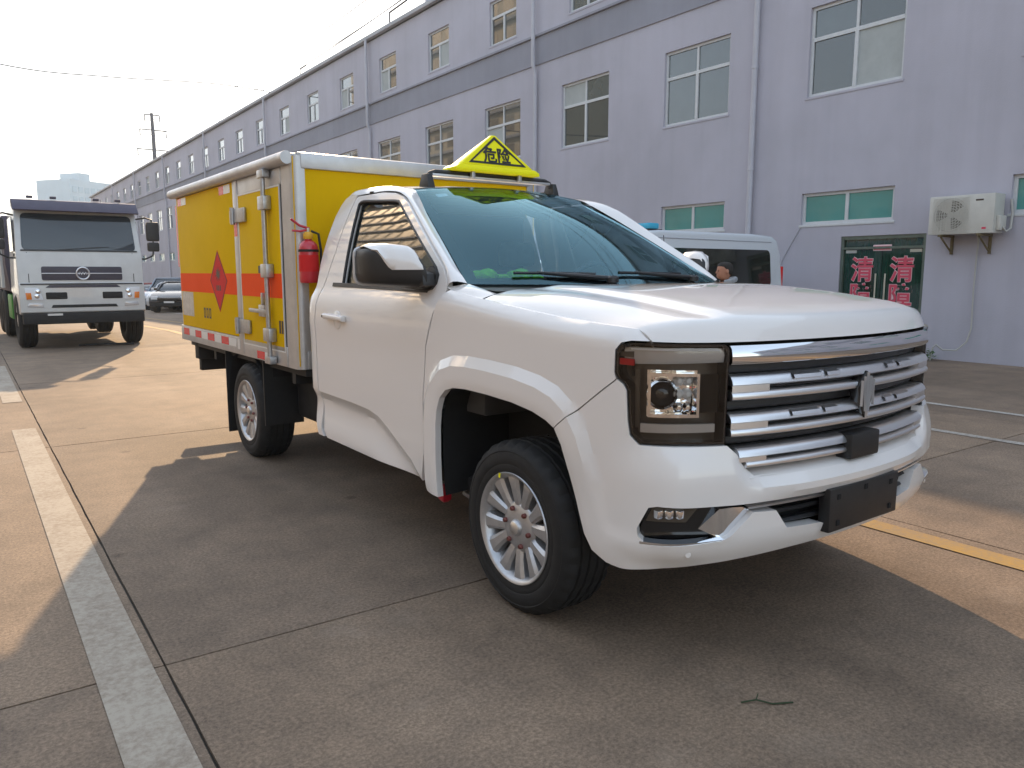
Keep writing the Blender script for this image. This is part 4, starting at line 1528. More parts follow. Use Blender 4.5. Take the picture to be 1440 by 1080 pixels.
# black outline triangle on the front face (and back face)
for g in (1, -1):
    ey = Vector((g * -.048, 0, .188)).normalized()
    ex2 = Vector((0, g * 1, 0))
    M = basis((g * .0385, 0, .142), ex2, ey)
    tri_o = [(-.208, -.082), (.208, -.082), (0, .090)]
    tri_i = [(-.180, -.070), (.180, -.070), (0, .070)]
    b = MB()
    nrm = ex2.cross(ey)
    if nrm.x * g < 0:
        nrm = -nrm

    def fp(p, h):
        return Vector((g * .0385, 0, .142)) + ex2 * p[0] + ey * p[1] + nrm * h
    for i in range(3):
        j = (i + 1) % 3
        b.loft([[fp(tri_o[i], h), fp(tri_o[j], h), fp(tri_i[j], h), fp(tri_i[i], h)] for h in (.0005, .0035)])
    b.build('sign_outline', 'black_print', face)
    lettering('危险', .098, .0015, 'black_print', face, basis(fp((0, -.026), .003), ex2, ey), .0022)
for y in (-.17, .17):
    MB().box((.03, y - .012, -.024), (.055, y + .012, .014)).build('sign_clamp', 'galvanised', sg_, bevel=.003)

# fire extinguisher on the box front
fe = thing('fire_extinguisher', 'red fire extinguisher strapped to the front corner of the yellow cargo box', 'extinguisher', to_world((-2.205, -.884, 1.335)), TR_RZ)
MB().lathe([(.0, 0), (.052, 0), (.058, .008), (.060, .03), (.060, .205), (.055, .232), (.040, .252), (.022, .262), (.020, .275)], 28, axis='Z').build('cylinder', 'extinguisher_red', fe)
MB().lathe([(.026, .268), (.030, .275), (.030, .300), (.020, .312), (.0, .314)], 18, axis='Z').build('neck_collar', 'brass_yellow', fe)
MB().tube([(0, 0, .30), (0, 0, .335)], .011, 10).build('valve', 'steel_handle', fe)
MB().tube([(0, .01, .332), (-.005, -.05, .350), (-.005, -.105, .388)], .008, 8).build('handle', 'extinguisher_red', fe)
MB().tube([(0, .0, .325), (0, -.05, .315), (0, -.10, .318)], .007, 8).build('lever', 'extinguisher_red', fe)
MB().tube([(.0, .02, .318), (.02, .06, .30), (.03, .068, .2), (.03, .066, .08)], .008, 8).build('hose', 'black_plastic', fe)
MB().lathe([(.0608, .07), (.0608, .17)], 28, axis='Z').build('label_wrap', 'red_film', fe)
MB().lathe([(.0625, .19), (.0625, .205)], 28, axis='Z').build('strap', 'chassis_black', fe)

# green cloth on the dashboard
gl = thing('work_gloves', 'pair of bright green work gloves lying on the pickup dashboard', 'gloves', to_world((-.72, -.475, 1.352)), TR_RZ)
for k, (ox, oy, ln) in enumerate(((.0, -.10, .15), (.03, .09, .14))):
    b = MB()
    ringl = []
    for i in range(9):
        t = i / 8
        r_ = .034 * math.sin(math.pi * (.12 + .80 * t)) + .006
        ringl.append([(ox + math.cos(a) * r_ * 1.4 + .01 * math.sin(5 * t + k), oy - ln / 2 + ln * t, .030 + math.sin(a) * r_ * .9 + .007 * math.sin(9 * t + a)) for a in [2 * math.pi * q / 12 for q in range(12)]])
    b.loft(ringl)
    for q in range(4):
        b.tube([(ox - .03 + q * .02, oy + ln * .40, .026), (ox - .032 + q * .022, oy + ln * .40 + .04, .022 + .008 * (q % 2)), (ox - .03 + q * .022, oy + ln * .40 + .07, .014)], [.011, .010, .008], 8)
    b.build('glove', 'cloth_green', gl)


# ================================================================== GROUND
def zg(y):
    return 0.0 if y < 20.1 else -.022 * (y - 20.1)


JX = [-14.55 + 3.76 * k for k in range(8)]            # ... .49, 4.25, 8.01, 11.77
JY = [2.86 + 4.31 * k for k in range(-4, 14)]
gm = MB()
ysr = [-80, 20.1, 160, 900]
gm.grid(lambda u, v: (-300 + 700 * u, ysr[int(round(v * 3))], zg(ysr[int(round(v * 3))]) - .014 - (.4 if ysr[int(round(v * 3))] > 300 else 0)), 1, 3)
ground = struct(gm.build('ground', 'joint_dark'))
yard = struct(thing('yard_paving', 'brown concrete slab paving of the yard', 'paving'))
del yard['category']
for i in range(len(JX)):
    x0 = JX[i]
    x1 = JX[i] + 3.76
    if x1 > 12.9:
        x1 = 12.9
    for j in range(len(JY) - 1):
        y0, y1 = JY[j], JY[j + 1]
        g_ = .0035
        # slightly ragged long edges
        r2 = random.Random(i * 100 + j)
        n = 22
        top = []
        for k in range(n + 1):
            top.append((x0 + g_ + (x1 - x0 - 2 * g_) * k / n, y0 + g_ + r2.uniform(0, .0035)))
        for k in range(1, n):
            top.append((x1 - g_ - r2.uniform(0, .0035), y0 + g_ + (y1 - y0 - 2 * g_) * k / n))
        for k in range(n + 1):
            top.append((x1 - g_ - (x1 - x0 - 2 * g_) * k / n, y1 - g_ - r2.uniform(0, .0035)))
        for k in range(1, n):
            top.append((x0 + g_ + r2.uniform(0, .0035), y1 - g_ - (y1 - y0 - 2 * g_) * k / n))
        dz = r2.uniform(-.0012, .0012)
        MB().prism(top, lambda a, b, d: (a, b, zg(y0) + (zg(y1) - zg(y0)) * (b - y0) / (y1 - y0) + d + dz), -.045, 0.0).build('concrete_slab', 'yard_concrete', yard, recalc=False)
# the yard beyond the slabs that can be told apart
far = MB()
far.grid(lambda u, v: (-60 + 160 * u, JY[-1] + (160 - JY[-1]) * v, zg(JY[-1] + (160 - JY[-1]) * v)), 4, 6)
struct(far.build('far_yard', 'yard_concrete'))
side_y = MB()
side_y.add([(-300, -80, -.004), (JX[0], -80, -.004), (JX[0], 20.1, -.004), (-300, 20.1, -.004), (JX[0], 20.1, -.004), (JX[0], JY[-1], zg(JY[-1]) - .004), (-300, JY[-1], zg(JY[-1]) - .004)], [(0, 1, 2, 3), (3, 4, 5, 6)])
struct(side_y.build('side_yard', 'yard_concrete', recalc=False))
back_y = MB().add([(JX[0], -80, -.004), (60, -80, -.004), (60, JY[0], -.004), (JX[0], JY[0], -.004)], [(0, 1, 2, 3)])
struct(back_y.build('back_yard', 'yard_concrete', recalc=False))


def line(name, x0, x1, y0, y1, m, skew=0.0):
    b = MB()
    rows = sorted({y0, y1} | {y for y in JY if y0 < y < y1})
    n = len(rows)
    b.grid(lambda u, v: (x0 + (x1 - x0) * u + skew * (rows[int(round(v * (n - 1)))] - y0), rows[int(round(v * (n - 1)))], zg(rows[int(round(v * (n - 1)))]) + .0045), 1, n - 1)
    return struct(b.build(name, m, recalc=False))


line('lane_marking', .270, .452, -3.0, 8.13, 'line_white')
line('lane_marking', .270, .452, 9.9, 13.9, 'line_white')
line('lane_marking', .270, .452, 15.9, 20, 'line_white')
line('yellow_line', 3.995, 4.145, -8, 50, 'line_yellow')
line('bay_marking', 6.98, 7.08, -8, 7.6, 'line_faint')
line('bay_marking', 8.40, 8.50, 2.2, 5.4, 'line_faint')
line('bay_marking', 7.4, 7.5, 24, 50, 'line_faint')
line('bay_marking', 5.3, 5.4, 24, 50, 'line_yellow')

# ================================================================== THE LONG BUILDING
WX = 12.9
bld = thing('factory_building', 'long three storey lavender grey factory building with rows of white framed windows', 'building', (WX, 0, 0))
BY0, BY1, BZT = -18.0, 101.0, 9.80
bays = []
y = 7.20 - 3.57 * 7
while y < BY1 - 3:
    bays.append(y)
    y += 3.565
W2, W3 = 1.77, 1.30
openings = []          # y0,y1,z0,z1,kind
DOORY = (6.58, 8.09, -.02, 2.03)
for b in bays:
    openings.append((b, b + W2, 4.55, 6.10, 'two'))
    openings.append((b + .20, b + .20 + W3, 7.76, 8.95, 'three'))
    openings.append((b, b + W2, 2.27, 2.84, 'one'))
openings.append((*DOORY, 'door'))
for k in (12, 16, 19, 22):
    if k < len(bays):
        openings.append((bays[k] + .3, bays[k] + 1.5, -1.2, 1.2 + zg(bays[k]), 'fardoor'))


def wall_mesh():
    b = MB()
    zs = sorted({-3.0, BZT} | {o[2] for o in openings if o[4] in ('one', 'two', 'three')} | {o[3] for o in openings})
    zs = [-3.0, 2.03, 2.27, 2.84, 4.55, 6.10, 7.76, 8.95, BZT]
    REV = .13
    for z0, z1 in zip(zs, zs[1:]):
        ops = sorted([o for o in openings if o[2] < z1 - 1e-4 and o[3] > z0 + 1e-4 and o[4] != 'fardoor'])
        cur = BY0
        for o in ops:
            b.add([(0, cur, z0), (0, o[0], z0), (0, o[0], z1), (0, cur, z1)], [(0, 3, 2, 1)])
            lo = max(z0, o[2])
            if lo > z0:
                b.add([(0, o[0], z0), (0, o[1], z0), (0, o[1], lo), (0, o[0], lo)], [(0, 3, 2, 1)])
            cur = o[1]
        b.add([(0, cur, z0), (0, BY1, z0), (0, BY1, z1), (0, cur, z1)], [(0, 3, 2, 1)])
    for y0, y1, z0, z1, k in openings:
        if k == 'fardoor':
            continue
        for q in ([(0, y0, z0), (REV, y0, z0), (REV, y0, z1), (0, y0, z1)], [(0, y1, z0), (0, y1, z1), (REV, y1, z1), (REV, y1, z0)],
                  [(0, y0, z1), (REV, y0, z1), (REV, y1, z1), (0, y1, z1)], [(0, y0, z0), (0, y1, z0), (REV, y1, z0), (REV, y0, z0)]):
            b.add(q, [(0, 1, 2, 3)])
    # ends, back and roof
    for yy in (BY0, BY1):
        b.add([(0, yy, -3), (13, yy, -3), (13, yy, BZT), (0, yy, BZT)], [(0, 1, 2, 3)])
    b.add([(13, BY0, -3), (13, BY1, -3), (13, BY1, BZT), (13, BY0, BZT)], [(0, 1, 2, 3)])
    return b


wall_mesh().build('wall', 'wall_lavender', bld, recalc=False)
MB().box((.0, BY0, BZT - .1), (13, BY1, BZT - .02)).build('roof_slab', 'roof_cap', bld)
MB().box((-.16, BY0 - .1, 9.74), (.22, BY1 + .1, 9.87)).build('eaves_coping', 'roof_cap', bld, bevel=.012)
MB().box((-.030, BY0, 6.80), (.05, BY1, 7.49)).build('storey_band', 'band_grey', bld)
MB().box((-.085, BY0, 7.491), (.05, BY1, 7.545)).build('drip_ledge', 'band_grey', bld)
# windows: one of each kind, then copies
def make_window(w, h, kind):
    fw = .055
    X0, X1 = .055, .105
    fr_ = MB()
    zt = h * .62 if kind == 'two' else (h * .60 if kind == 'three' else None)
    for a, b in (((0, 0), (fw, h)), ((w - fw, 0), (w, h)), ((fw, h - fw), (w - fw, h)), ((fw, 0), (w - fw, fw))):
        fr_.box((X0, a[0], a[1]), (X1, b[0], b[1]))
    if zt:
        fr_.box((X0 - .004, fw, zt), (X1 - .004, w - fw, zt + fw * 1.2))
        if kind == 'two':
            fr_.box((X0, w / 2 - .025, zt + fw * 1.2), (X1, w / 2 + .025, h - fw))
        fr_.box((X0 - .008, w / 2 - .033, fw), (X1 - .008, w / 2 + .033, zt))
    else:
        fr_.box((X0 - .004, w / 2 - .03, fw), (X1 - .004, w / 2 + .03, h - fw))
    o = fr_.build('window', 'frame_white', bld)
    panes = []
    halves = ((fw, w / 2 - .03), (w / 2 + .03, w - fw))
    if zt:
        rows_ = ((fw, zt), (zt + fw * 1.2, h - fw))
    else:
        rows_ = ((fw, h - fw),)
    for ri, (z0, z1) in enumerate(rows_):
        for hi, (y0, y1) in enumerate(halves):
            m = {'one': 'pane_teal', 'two': 'pane_grey', 'three': 'pane_grey'}[kind]
            if kind == 'three' and ri == 1:
                if hi == 1:
                    continue
                y0, y1 = fw, w - fw
            panes.append(MB().box((.078 + .004 * hi, y0, z0), (.086 + .004 * hi, y1, z1)).build('pane', m, o))
    sill = MB().box((-.012, -.03, -.045), (.054, w + .03, -.001)).build('sill', 'wall_lavender' if kind != 'one' else 'frame_white', o, bevel=.005)
    back = MB().add([(.128, 0, 0), (.128, w, 0), (.128, w, h), (.128, 0, h)], [(0, 1, 2, 3)]).build('blind', 'curtain' if kind == 'three' else 'dark_void', o, recalc=False)
    return o


protos = {'two': make_window(W2, 1.55, 'two'), 'three': make_window(W3, 1.19, 'three'), 'one': make_window(W2, .57, 'one')}
seen = set()
for y0, y1, z0, z1, k in openings:
    if k in protos:
        o = protos[k] if k not in seen else copy_tree(protos[k], bld)
        seen.add(k)
        o.location = (0, y0, z0)
        rp = random.Random(int(y0 * 10) + int(z0 * 100))
        for ch in o.children:
            if ch.name.startswith('pane') and k != 'one':
                v_ = rp.random()
                ch.material_slots[0].link = 'OBJECT'
                ch.material_slots[0].material = MATS['pane_dark' if v_ < .35 else ('pane_grey' if v_ < .9 else 'curtain')]
# far ground floor doors / shutters
for y0, y1, z0, z1, k in openings:
    if k == 'fardoor':
        MB().box((-.03, y0, z0 - .8), (.03, y1, z1 + .6)).build('shutter_door', 'facade_dark', bld)
# down pipes
for y in (-6.6, 2.4, 10.05, 17.08, 27.25, 38.95, 50.4, 62.0, 73.5, 85):
    z0 = zg(y) + .15
    p = MB().tube([(-.16, y, 9.72), (-.16, y, 7.64), (-.16, y, 7.56), (-.16, y, 6.78), (-.10, y, 6.62), (-.085, y, 6.5), (-.085, y, z0 + .1), (-.20, y, z0)], .055, 10)
    po = p.build('down_pipe', 'pipe_white', bld)
    for zz in (9.0, 5.3, 3.4, 1.6):
        MB().lathe([(.056, -.03), (.064, -.03), (.064, .03), (.056, .03)], 12, (-.16 if zz > 6.8 else -.085, y, zz), 'Z').build('pipe_collar', 'pipe_white', po)
# faint cable run down the wall beside the van
MB().tube([(-.012, 8.93, 2.22), (-.012, 9.25, 1.7), (-.012, 9.5, 1.2), (-.012, 9.5, .2)], .008, 6).build('wall_cable', 'pipe_white', bld)
# roof-edge bracket and vent pipe
rf = MB().tube([(-.1, 25.4, 9.87), (-.1, 25.4, 10.22), (-.05, 24.2, 10.32)], .03, 8)
rf.build('roof_bracket', 'pole_steel', bld)
MB().tube([(.2, 23.2, 9.8), (.2, 23.2, 10.45)], .12, 10).build('vent_pipe', 'roof_cap', bld)
for y in (34, 47, 59):
    MB().tube([(-.1, y, 9.85), (-.1, y, 10.1), (-.1, y - .7, 10.12)], .02, 6).build('roof_bracket', 'pole_steel', bld)

# glazed green entrance with its lettering
dy0, dy1, dz0, dz1 = DOORY
dr = MB()
dr.box((.02, dy0, -.01), (.12, dy0 + .05, dz1)).box((.02, dy1 - .05, -.01), (.12, dy1, dz1)).box((.022, dy0 + .05, dz1 - .06), (.118, dy1 - .05, dz1)).box((.024, dy0 + .05, 1.80), (.116, dy1 - .05, 1.84))
dfr = dr.build('entrance_door', 'door_frame', bld)
mid = (dy0 + dy1) / 2
for y0, y1 in ((dy0 + .055, mid - .006), (mid + .006, dy1 - .055)):
    MB().box((.060, y0, .02), (.072, y1, 1.795)).build('door_leaf', 'door_green', dfr)
MB().box((.064, dy0 + .05, 1.842), (.074, dy1 - .05, dz1 - .062)).build('transom_light', 'door_green', dfr)
MB().add([(.128, dy0, 0), (.128, dy1, 0), (.128, dy1, dz1), (.128, dy0, dz1)], [(0, 1, 2, 3)]).build('door_backing', 'dark_void', dfr, recalc=False)
for q in (-1, 1):
    MB().tube([(.03, mid + q * .085, .85), (.03, mid + q * .085, 1.38)], .014, 10).build('pull_handle', 'steel_handle', dfr)
for yy in (dy0 + .18, dy1 - .18):
    MB().box((.052, yy - .10, 1.735), (.0595, yy + .10, 1.785)).build('patch_fitting', 'steel_handle', dfr)
MB().box((.045, mid - .16, 1.765), (.0595, mid + .17, 1.870)).build('notice_plate', 'letter_pink', dfr, bevel=.01)
MB().box((.040, mid - .14, 1.785), (.0445, mid + .15, 1.845)).build('notice_band', 'letter_red', dfr)
EX, EY = (0, -1, 0), (0, 0, 1)
for q in (-1, 1):
    for ch, zz in (('清', 1.455), ('障', 1.000), ('车', .545)):
        yc = mid + q * .355
        lettering(ch, .45, .0015, 'letter_pink', dfr, basis((.0570, yc, zz), EX, EY), .015, squash=(.95, 1))
        lettering(ch, .45, .0015, 'letter_red', dfr, basis((.0535, yc, zz), EX, EY), .007, squash=(.95, 1))

# ================================================================== AIR CONDITIONER
ac = thing('air_conditioner', 'cream outdoor air conditioner unit on rusty brackets beside the green door', 'air conditioner', (WX, 5.42, 1.98))
aw, ah, ad = .95, .58, .32
MB().box((-.06 - ad, 0, 0), (-.06, aw, ah)).build('casing', 'ac_cream', ac, bevel=.012)
XF = -.06 - ad
cy, cz = aw - .33, ah / 2
MB().lathe([(.0, .006), (.245, .006), (.25, .0)], 40, (XF - .002, cy, cz), 'X').build('fan_opening', 'ac_grille', ac)
gr = MB()
for k in range(1, 8):
    r_ = .033 * k
    gr.lathe([(r_ - .003, -.010), (r_ + .003, -.010), (r_ + .003, -.014), (r_ - .003, -.014), (r_ - .003, -.010)], 36, (XF, cy, cz), 'X')
gr.build('fan_guard', 'ac_cream', ac)
gd = MB()
for k in range(-6, 7):
    gd.box((XF - .014, cy + k * .042 - .0025, cz - .26), (XF - .018, cy + k * .042 + .0025, cz + .26))
    gd.box((XF - .019, cy - .27, cz + k * .042 - .0025), (XF - .023, cy + .27, cz + k * .042 + .0025))
gd.build('guard_wires', 'ac_cream', ac)
for k in range(3):
    a0 = k * 2.094
    MB().loft([[(XF - .004 + .004 * w, cy + math.cos(a0 + da) * r_, cz + math.sin(a0 + da) * r_) for da, w in ((-.45, -1), (0, 0), (.45, 1))] for r_ in (.05, .14, .22)], closed=False).build('fan_blade', 'ac_grille', ac, recalc=False)
MB().box((XF - .002, .16, ah - .10), (XF - .0005, .27, ah - .075)).build('maker_mark', 'dark_print', ac)
MB().box((XF - .002, .10, .06), (XF - .0005, .16, .09)).build('corner_sticker', 'letter_red', ac)
for yy in (.18, .74):
    MB().box((-.45, yy - .02, -.036), (0, yy + .02, -.001)).box((-.04, yy - .018, -.30), (-.002, yy + .018, -.037)).build('bracket', 'rusty_steel', ac)
    MB().tube([(-.40, yy, -.03), (-.03, yy, -.27)], .014, 8).build('bracket_brace', 'rusty_steel', ac)
MB().box((-.30, -.06, .04), (-.10, -.0005, .26)).build('valve_cover', 'ac_cream', ac, bevel=.015)
MB().tube([(-.22, -.05, .10), (-.20, -.10, .02), (-.10, -.12, .06), (-.02, -.10, .30), (.0, -.06, .50)], .018, 8).build('refrigerant_line', 'hose_white', ac)
MB().tube([(-.15, .30, -.01), (-.10, .31, -.12), (-.045, .345, -.30), (-.042, .35, -.9), (-.045, .335, -1.45), (-.06, .38, -1.66), (-.12, .50, -1.80), (-.22, .66, -1.80), (-.28, .74, -1.72), (-.30, .78, -1.78), (-.32, .80, -1.975)], .013, 8).build('drain_hose', 'hose_white', ac)

# weeds by the drain hose
pl = thing('weed_clump', 'small green weed clump at the wall foot by the drain hose', 'plant', (12.55, 6.28, 0))
lf = MB()
r3 = random.Random(3)
for k in range(170):
    a = r3.uniform(0, 6.28)
    r_ = r3.uniform(0, .16) ** 1
    h = r3.uniform(.02, .20) * (1 - (r_ / .22)**2)
    c = Vector((math.cos(a) * r_, math.sin(a) * r_, h))
    d_ = Vector((math.cos(a) + r3.uniform(-.6, .6), math.sin(a) + r3.uniform(-.6, .6), r3.uniform(-.2, .9))).normalized()
    s_ = d_.cross(Vector((0, 0, 1)))
    s_ = (s_ if s_.length > .1 else Vector((1, 0, 0))).normalized() * r3.uniform(.012, .022)
    L_ = r3.uniform(.04, .075)
    lf.add([c, c + d_ * L_ * .5 + s_, c + d_ * L_, c + d_ * L_ * .5 - s_], [(0, 1, 2, 3)])
lf.build('leaves', 'leaf_green', pl, recalc=False)
for k in range(9):
    a = k * .7
    MB().tube([(0, 0, 0), (math.cos(a) * .05, math.sin(a) * .05, .09), (math.cos(a) * .1, math.sin(a) * .1, .15)], .003, 5).build('stem', 'leaf_green', pl)

# twig on the ground in front of the pickup
tw = MB().tube([(0, 0, .004), (.05, .01, .010), (.10, .0, .004), (.17, .015, .004)], .0028, 6).tube([(.05, .01, .01), (.06, .03, .02)], .002, 5)
tw = tw.build('twig', 'twig_dark')
tw.location = (1.98, 1.50, 0)
tw.rotation_euler = (0, 0, R(-40))
tag(tw, 'small green twig lying on the shaded concrete before the pickup', 'twig')


# ================================================================== DUMP TRUCK
ndx = Vector((-.373, -.928, 0))
dt = thing('dump_truck', 'white dump truck with dark sun visor facing the yard', 'dump truck', (1.86, 17.2, 0), R(-89))
dt.scale = (1, 1, 1.035)


def dwheel(x, y, r=.49, w=.30, name='wheel'):
    g = -1 if y < 0 else 1
    o = bpy.data.objects.new(name, None)
    col.objects.link(o)
    o.parent = dt
    o.location = (x, y, r)
    prof = [(.28, w / 2 - .03), (.33, w / 2), (.42, w / 2), (r - .03, w / 2 - .02), (r, w / 2 - .05)]
    for k in (.4, 0, -.4):
        prof += [(r, (k + .06) * w / 1.6), (r - .015, (k + .03) * w / 1.6), (r - .015, (k - .03) * w / 1.6), (r, (k - .06) * w / 1.6)]
    prof += [(r, -w / 2 + .05), (r - .03, -w / 2 + .02), (.42, -w / 2), (.33, -w / 2), (.28, -w / 2 + .03)]
    MB().lathe(prof, 40).build('tyre', 'tyre_rubber', o)
    MB().lathe([(.285, .10), (.27, 0), (.27, g * .08), (.20, g * .05), (.12, g * .05), (.11, g * .13), (.0, g * .14)], 28).build('rim', 'galvanised', o)
    return o


for y in (-.90, .90):
    dwheel(0, y)
    dwheel(-3.3, y, .5, .32)
    dwheel(-4.6, y, .5, .32)
cabp = [(.72, .62), (.80, .66), (.80, 1.14), (.775, 1.165), (.77, 1.66), (.745, 1.74), (.56, 2.40), (.46, 2.52), (.2, 2.56), (-.85, 2.56), (-.95, 2.48), (-.97, 1.0), (-.62, .95), (-.55, .62)]
cab = MB().prism(cabp, lambda a, b, d: (a, d * (1.0 if b < 1.7 else 1 - .055 * (b - 1.7)), b), -1.03, 1.03).build('cab', 'truck_white', dt, bevel=.045, seg=3)


def dfront(z, e=.0):
    """x of the cab front at height z"""
    return lerp_table([(.60, .73), (.66, .80), (1.14, .80), (1.165, .775), (1.66, .77), (1.74, .745), (2.40, .56), (2.52, .46)], z) + e


def dpanel(name, pts, e0, e1, m, parent=None, bevel=.006):
    return MB().prism(pts, lambda a, b, d: (dfront(b, d), a, b), e0, e1).build(name, m, parent or dt, bevel=bevel)


scr = dpanel('windscreen', rounded([(-.93, 1.735), (.93, 1.735), (.90, 2.375), (-.90, 2.375)], .09), -.03, .010, 'far_glass', cab)
for pts in ([(-.95, 1.72), (.95, 1.72), (.95, 1.745), (-.95, 1.745)],):
    dpanel('windscreen_seal', pts, -.02, .016, 'black_plastic', cab)
# sun visor
vz = MB().loft([[(x, y, z) for x, z in ((.52, 2.47), (.77, 2.40), (.80, 2.42), (.58, 2.60), (.40, 2.62), (.40, 2.55))] for y in (-1.02, -.98, 0, .98, 1.02)]).build('sun_visor', 'truck_purple', cab, bevel=.02)
for y in (-.72, -.35, .35, .72):
    MB().box((.42, y - .05, 2.635), (.50, y + .05, 2.68)).build('marker_lamp', 'truck_purple', cab, bevel=.012)
# grille with two louvres and the ring emblem
gp = dpanel('grille', rounded([(-.66, 1.215), (.66, 1.215), (.66, 1.455), (-.66, 1.455)], .035), -.02, .012, 'truck_grille', cab)
dpanel('grille_strip', [(-.66, 1.330), (.66, 1.330), (.66, 1.342), (-.66, 1.342)], .005, .022, 'satin_chrome', gp)
MB().lathe([(.105 + .014 * math.cos(a), .024 + .014 * math.sin(a)) for a in [2 * math.pi * k / 8 for k in range(9)]], 32, (dfront(1.335), 0, 1.335), 'X').build('emblem_ring', 'satin_chrome', gp)
MB().lathe([(.0, .02), (.095, .02), (.10, .01)], 28, (dfront(1.335), 0, 1.335), 'X').build('emblem_disc', 'truck_grille', gp)
em2 = MB()
for k in (-1, 0, 1):
    em2.tube([(dfront(1.335) + .026, k * .045 - .022, 1.315), (dfront(1.335) + .026, k * .045, 1.355), (dfront(1.335) + .026, k * .045 + .022, 1.315)], .008, 6)
em2.build('emblem_mark', 'satin_chrome', gp)
# seams
for y in (-.86, .86):
    dpanel('panel_seam', [(y - .006, 1.18), (y + .006, 1.18), (y + .006, 1.70), (y - .006, 1.70)], -.01, .0035, 'chassis_black', cab, 0)
dpanel('panel_seam', [(-1.0, 1.142), (1.0, 1.142), (1.0, 1.160), (-1.0, 1.160)], -.01, .016, 'chassis_black', cab, 0)
dpanel('lower_recess', [(-.62, 1.085), (.62, 1.085), (.55, 1.135), (-.55, 1.135)], -.01, .005, 'truck_grille', cab, .002)
for y0 in (-.62, .30):
    dpanel('air_intake', rounded([(y0, .885), (y0 + .34, .885), (y0 + .34, 1.005), (y0, 1.005)], .02), -.01, .006, 'chassis_black', cab, .002)
dpanel('lower_slot', [(-.55, .735), (.55, .735), (.52, .785), (-.52, .785)], -.01, .006, 'chassis_black', cab, .002)
for g in (-1, 1):
    hl = dpanel('headlight', rounded([(g * .66, .87), (g * .93, .88), (g * .95, 1.09), (g * .72, 1.085)], .03), -.02, .012, 'lamp_white', cab)
    dpanel('turn_signal', [(g * .84, .885), (g * .925, .885), (g * .935, 1.00), (g * .85, 1.00)], .010, .017, 'amber', hl, .003)
    for yy, zz in ((.74, 1.02), (.76, .94)):
        MB().lathe([(.045, .0), (.04, .012), (.02, .02), (.0, .022)], 16, (dfront(1.0) + .012, g * yy, zz), 'X').build('lamp_bowl', 'lamp_chrome', hl)
    dpanel('fog_light', rounded([(g * .66, .745), (g * .92, .755), (g * .90, .82), (g * .68, .815)], .015), -.01, .010, 'lamp_grey', cab, .003)
    # mirrors on tubular arms (bigger truck mirrors)
    mo = MB().tube([(.50, g * 1.0, 2.33), (.60, g * 1.16, 2.36), (.66, g * 1.26, 2.32), (.66, g * 1.27, 2.15)], .016, 8).tube([(.66, g * 1.27, 1.80), (.66, g * 1.25, 1.66), (.62, g * 1.12, 1.60), (.60, g * 1.02, 1.60)], .016, 8).tube([(.66, g * 1.27, 2.2), (.66, g * 1.27, 1.75)], .013, 8).build('mirror_arm', 'black_plastic', dt)
    MB().loft([[(.66 + dx, g * (1.27 + dy * w), z) for dx, dy in ((-.04, -.12), (.05, -.11), (.05, .11), (-.04, .12))] for z, w in ((1.93, .9), (1.97, 1), (2.22, 1), (2.28, .9))]).build('mirror', 'black_plastic', mo, bevel=.02)
    MB().loft([[(.66 + dx, g * (1.27 + dy * w), z) for dx, dy in ((-.04, -.11), (.05, -.10), (.05, .10), (-.04, .11))] for z, w in ((1.74, .9), (1.77, 1), (1.88, 1), (1.91, .9))]).build('wide_mirror', 'black_plastic', mo, bevel=.02)
    MB().box((-.45, g * 1.036, 1.72), (.42, g * 1.028, 2.30)).build('side_window', 'far_glass', cab)
    MB().box((.50, g * 1.025, 1.62), (.58, g * 1.05, 1.68)).build('mirror_foot', 'black_plastic', cab, bevel=.01)
    dpanel('windscreen_wiper', [(g * .05 - .3, 1.752), (g * .05 - .28, 1.745), (g * .05 + .42, 1.80), (g * .05 + .42, 1.812)], .012, .022, 'black_plastic', cab, 0)
    MB().grid(lambda u, v: (math.cos(math.pi * u) * .60, g * (.70 + .33 * v), .49 + min(.52, math.sin(math.pi * u) * .60)), 14, 2).build('wheel_arch', 'chassis_black', dt, recalc=False)
MB().box((.60, -1.0, .45), (.83, 1.0, .645)).build('bumper_bar', 'chassis_black', dt, bevel=.02)
MB().box((.831, -.62, .60), (.838, -.38, .635)).build('bumper_plate', 'white_reflector', dt)
MB().box((-6.0, -.42, .62), (.5, .42, .85)).build('chassis', 'chassis_black', dt)
tip = MB().loft([[(x, y, z) for x, y in ((-6.2, -1.08 * k), (-1.25, -1.08 * k), (-1.25, 1.08 * k), (-6.2, 1.08 * k))] for z, k in ((.98, .95), (1.5, 1), (2.42, 1))]).build('tipper_body', 'truck_purple', dt, bevel=.03)
for x in (-1.9, -2.9, -3.9, -4.9, -5.8):
    for g in (-1, 1):
        MB().box((x - .06, g * 1.075, 1.05), (x + .06, g * 1.13, 2.40)).build('side_rib', 'truck_white', tip)
for g in (-1, 1):
    MB().box((-2.35, g * .70, .45), (-1.35, g * 1.02, .92)).build('tool_box', 'green_gear', dt, bevel=.03)
    MB().box((-1.30, g * .72, .42), (-1.0, g * 1.0, 1.0)).build('air_tank', 'chassis_black', dt, bevel=.05)

# hose coil on the ground below the dump truck
hc = MB()
hc.tube([(0, 0, .03), (.3, .10, .03), (.5, -.06, .05), (.7, .05, .03), (.95, .0, .03)], .018, 8)
hc = hc.build('hose', 'chassis_black')
hc.location = (1.75, 16.75, 0)
hc.rotation_euler = (0, 0, R(-14))
tag(hc, 'black hose lying on the concrete under the dump truck bumper', 'hose')


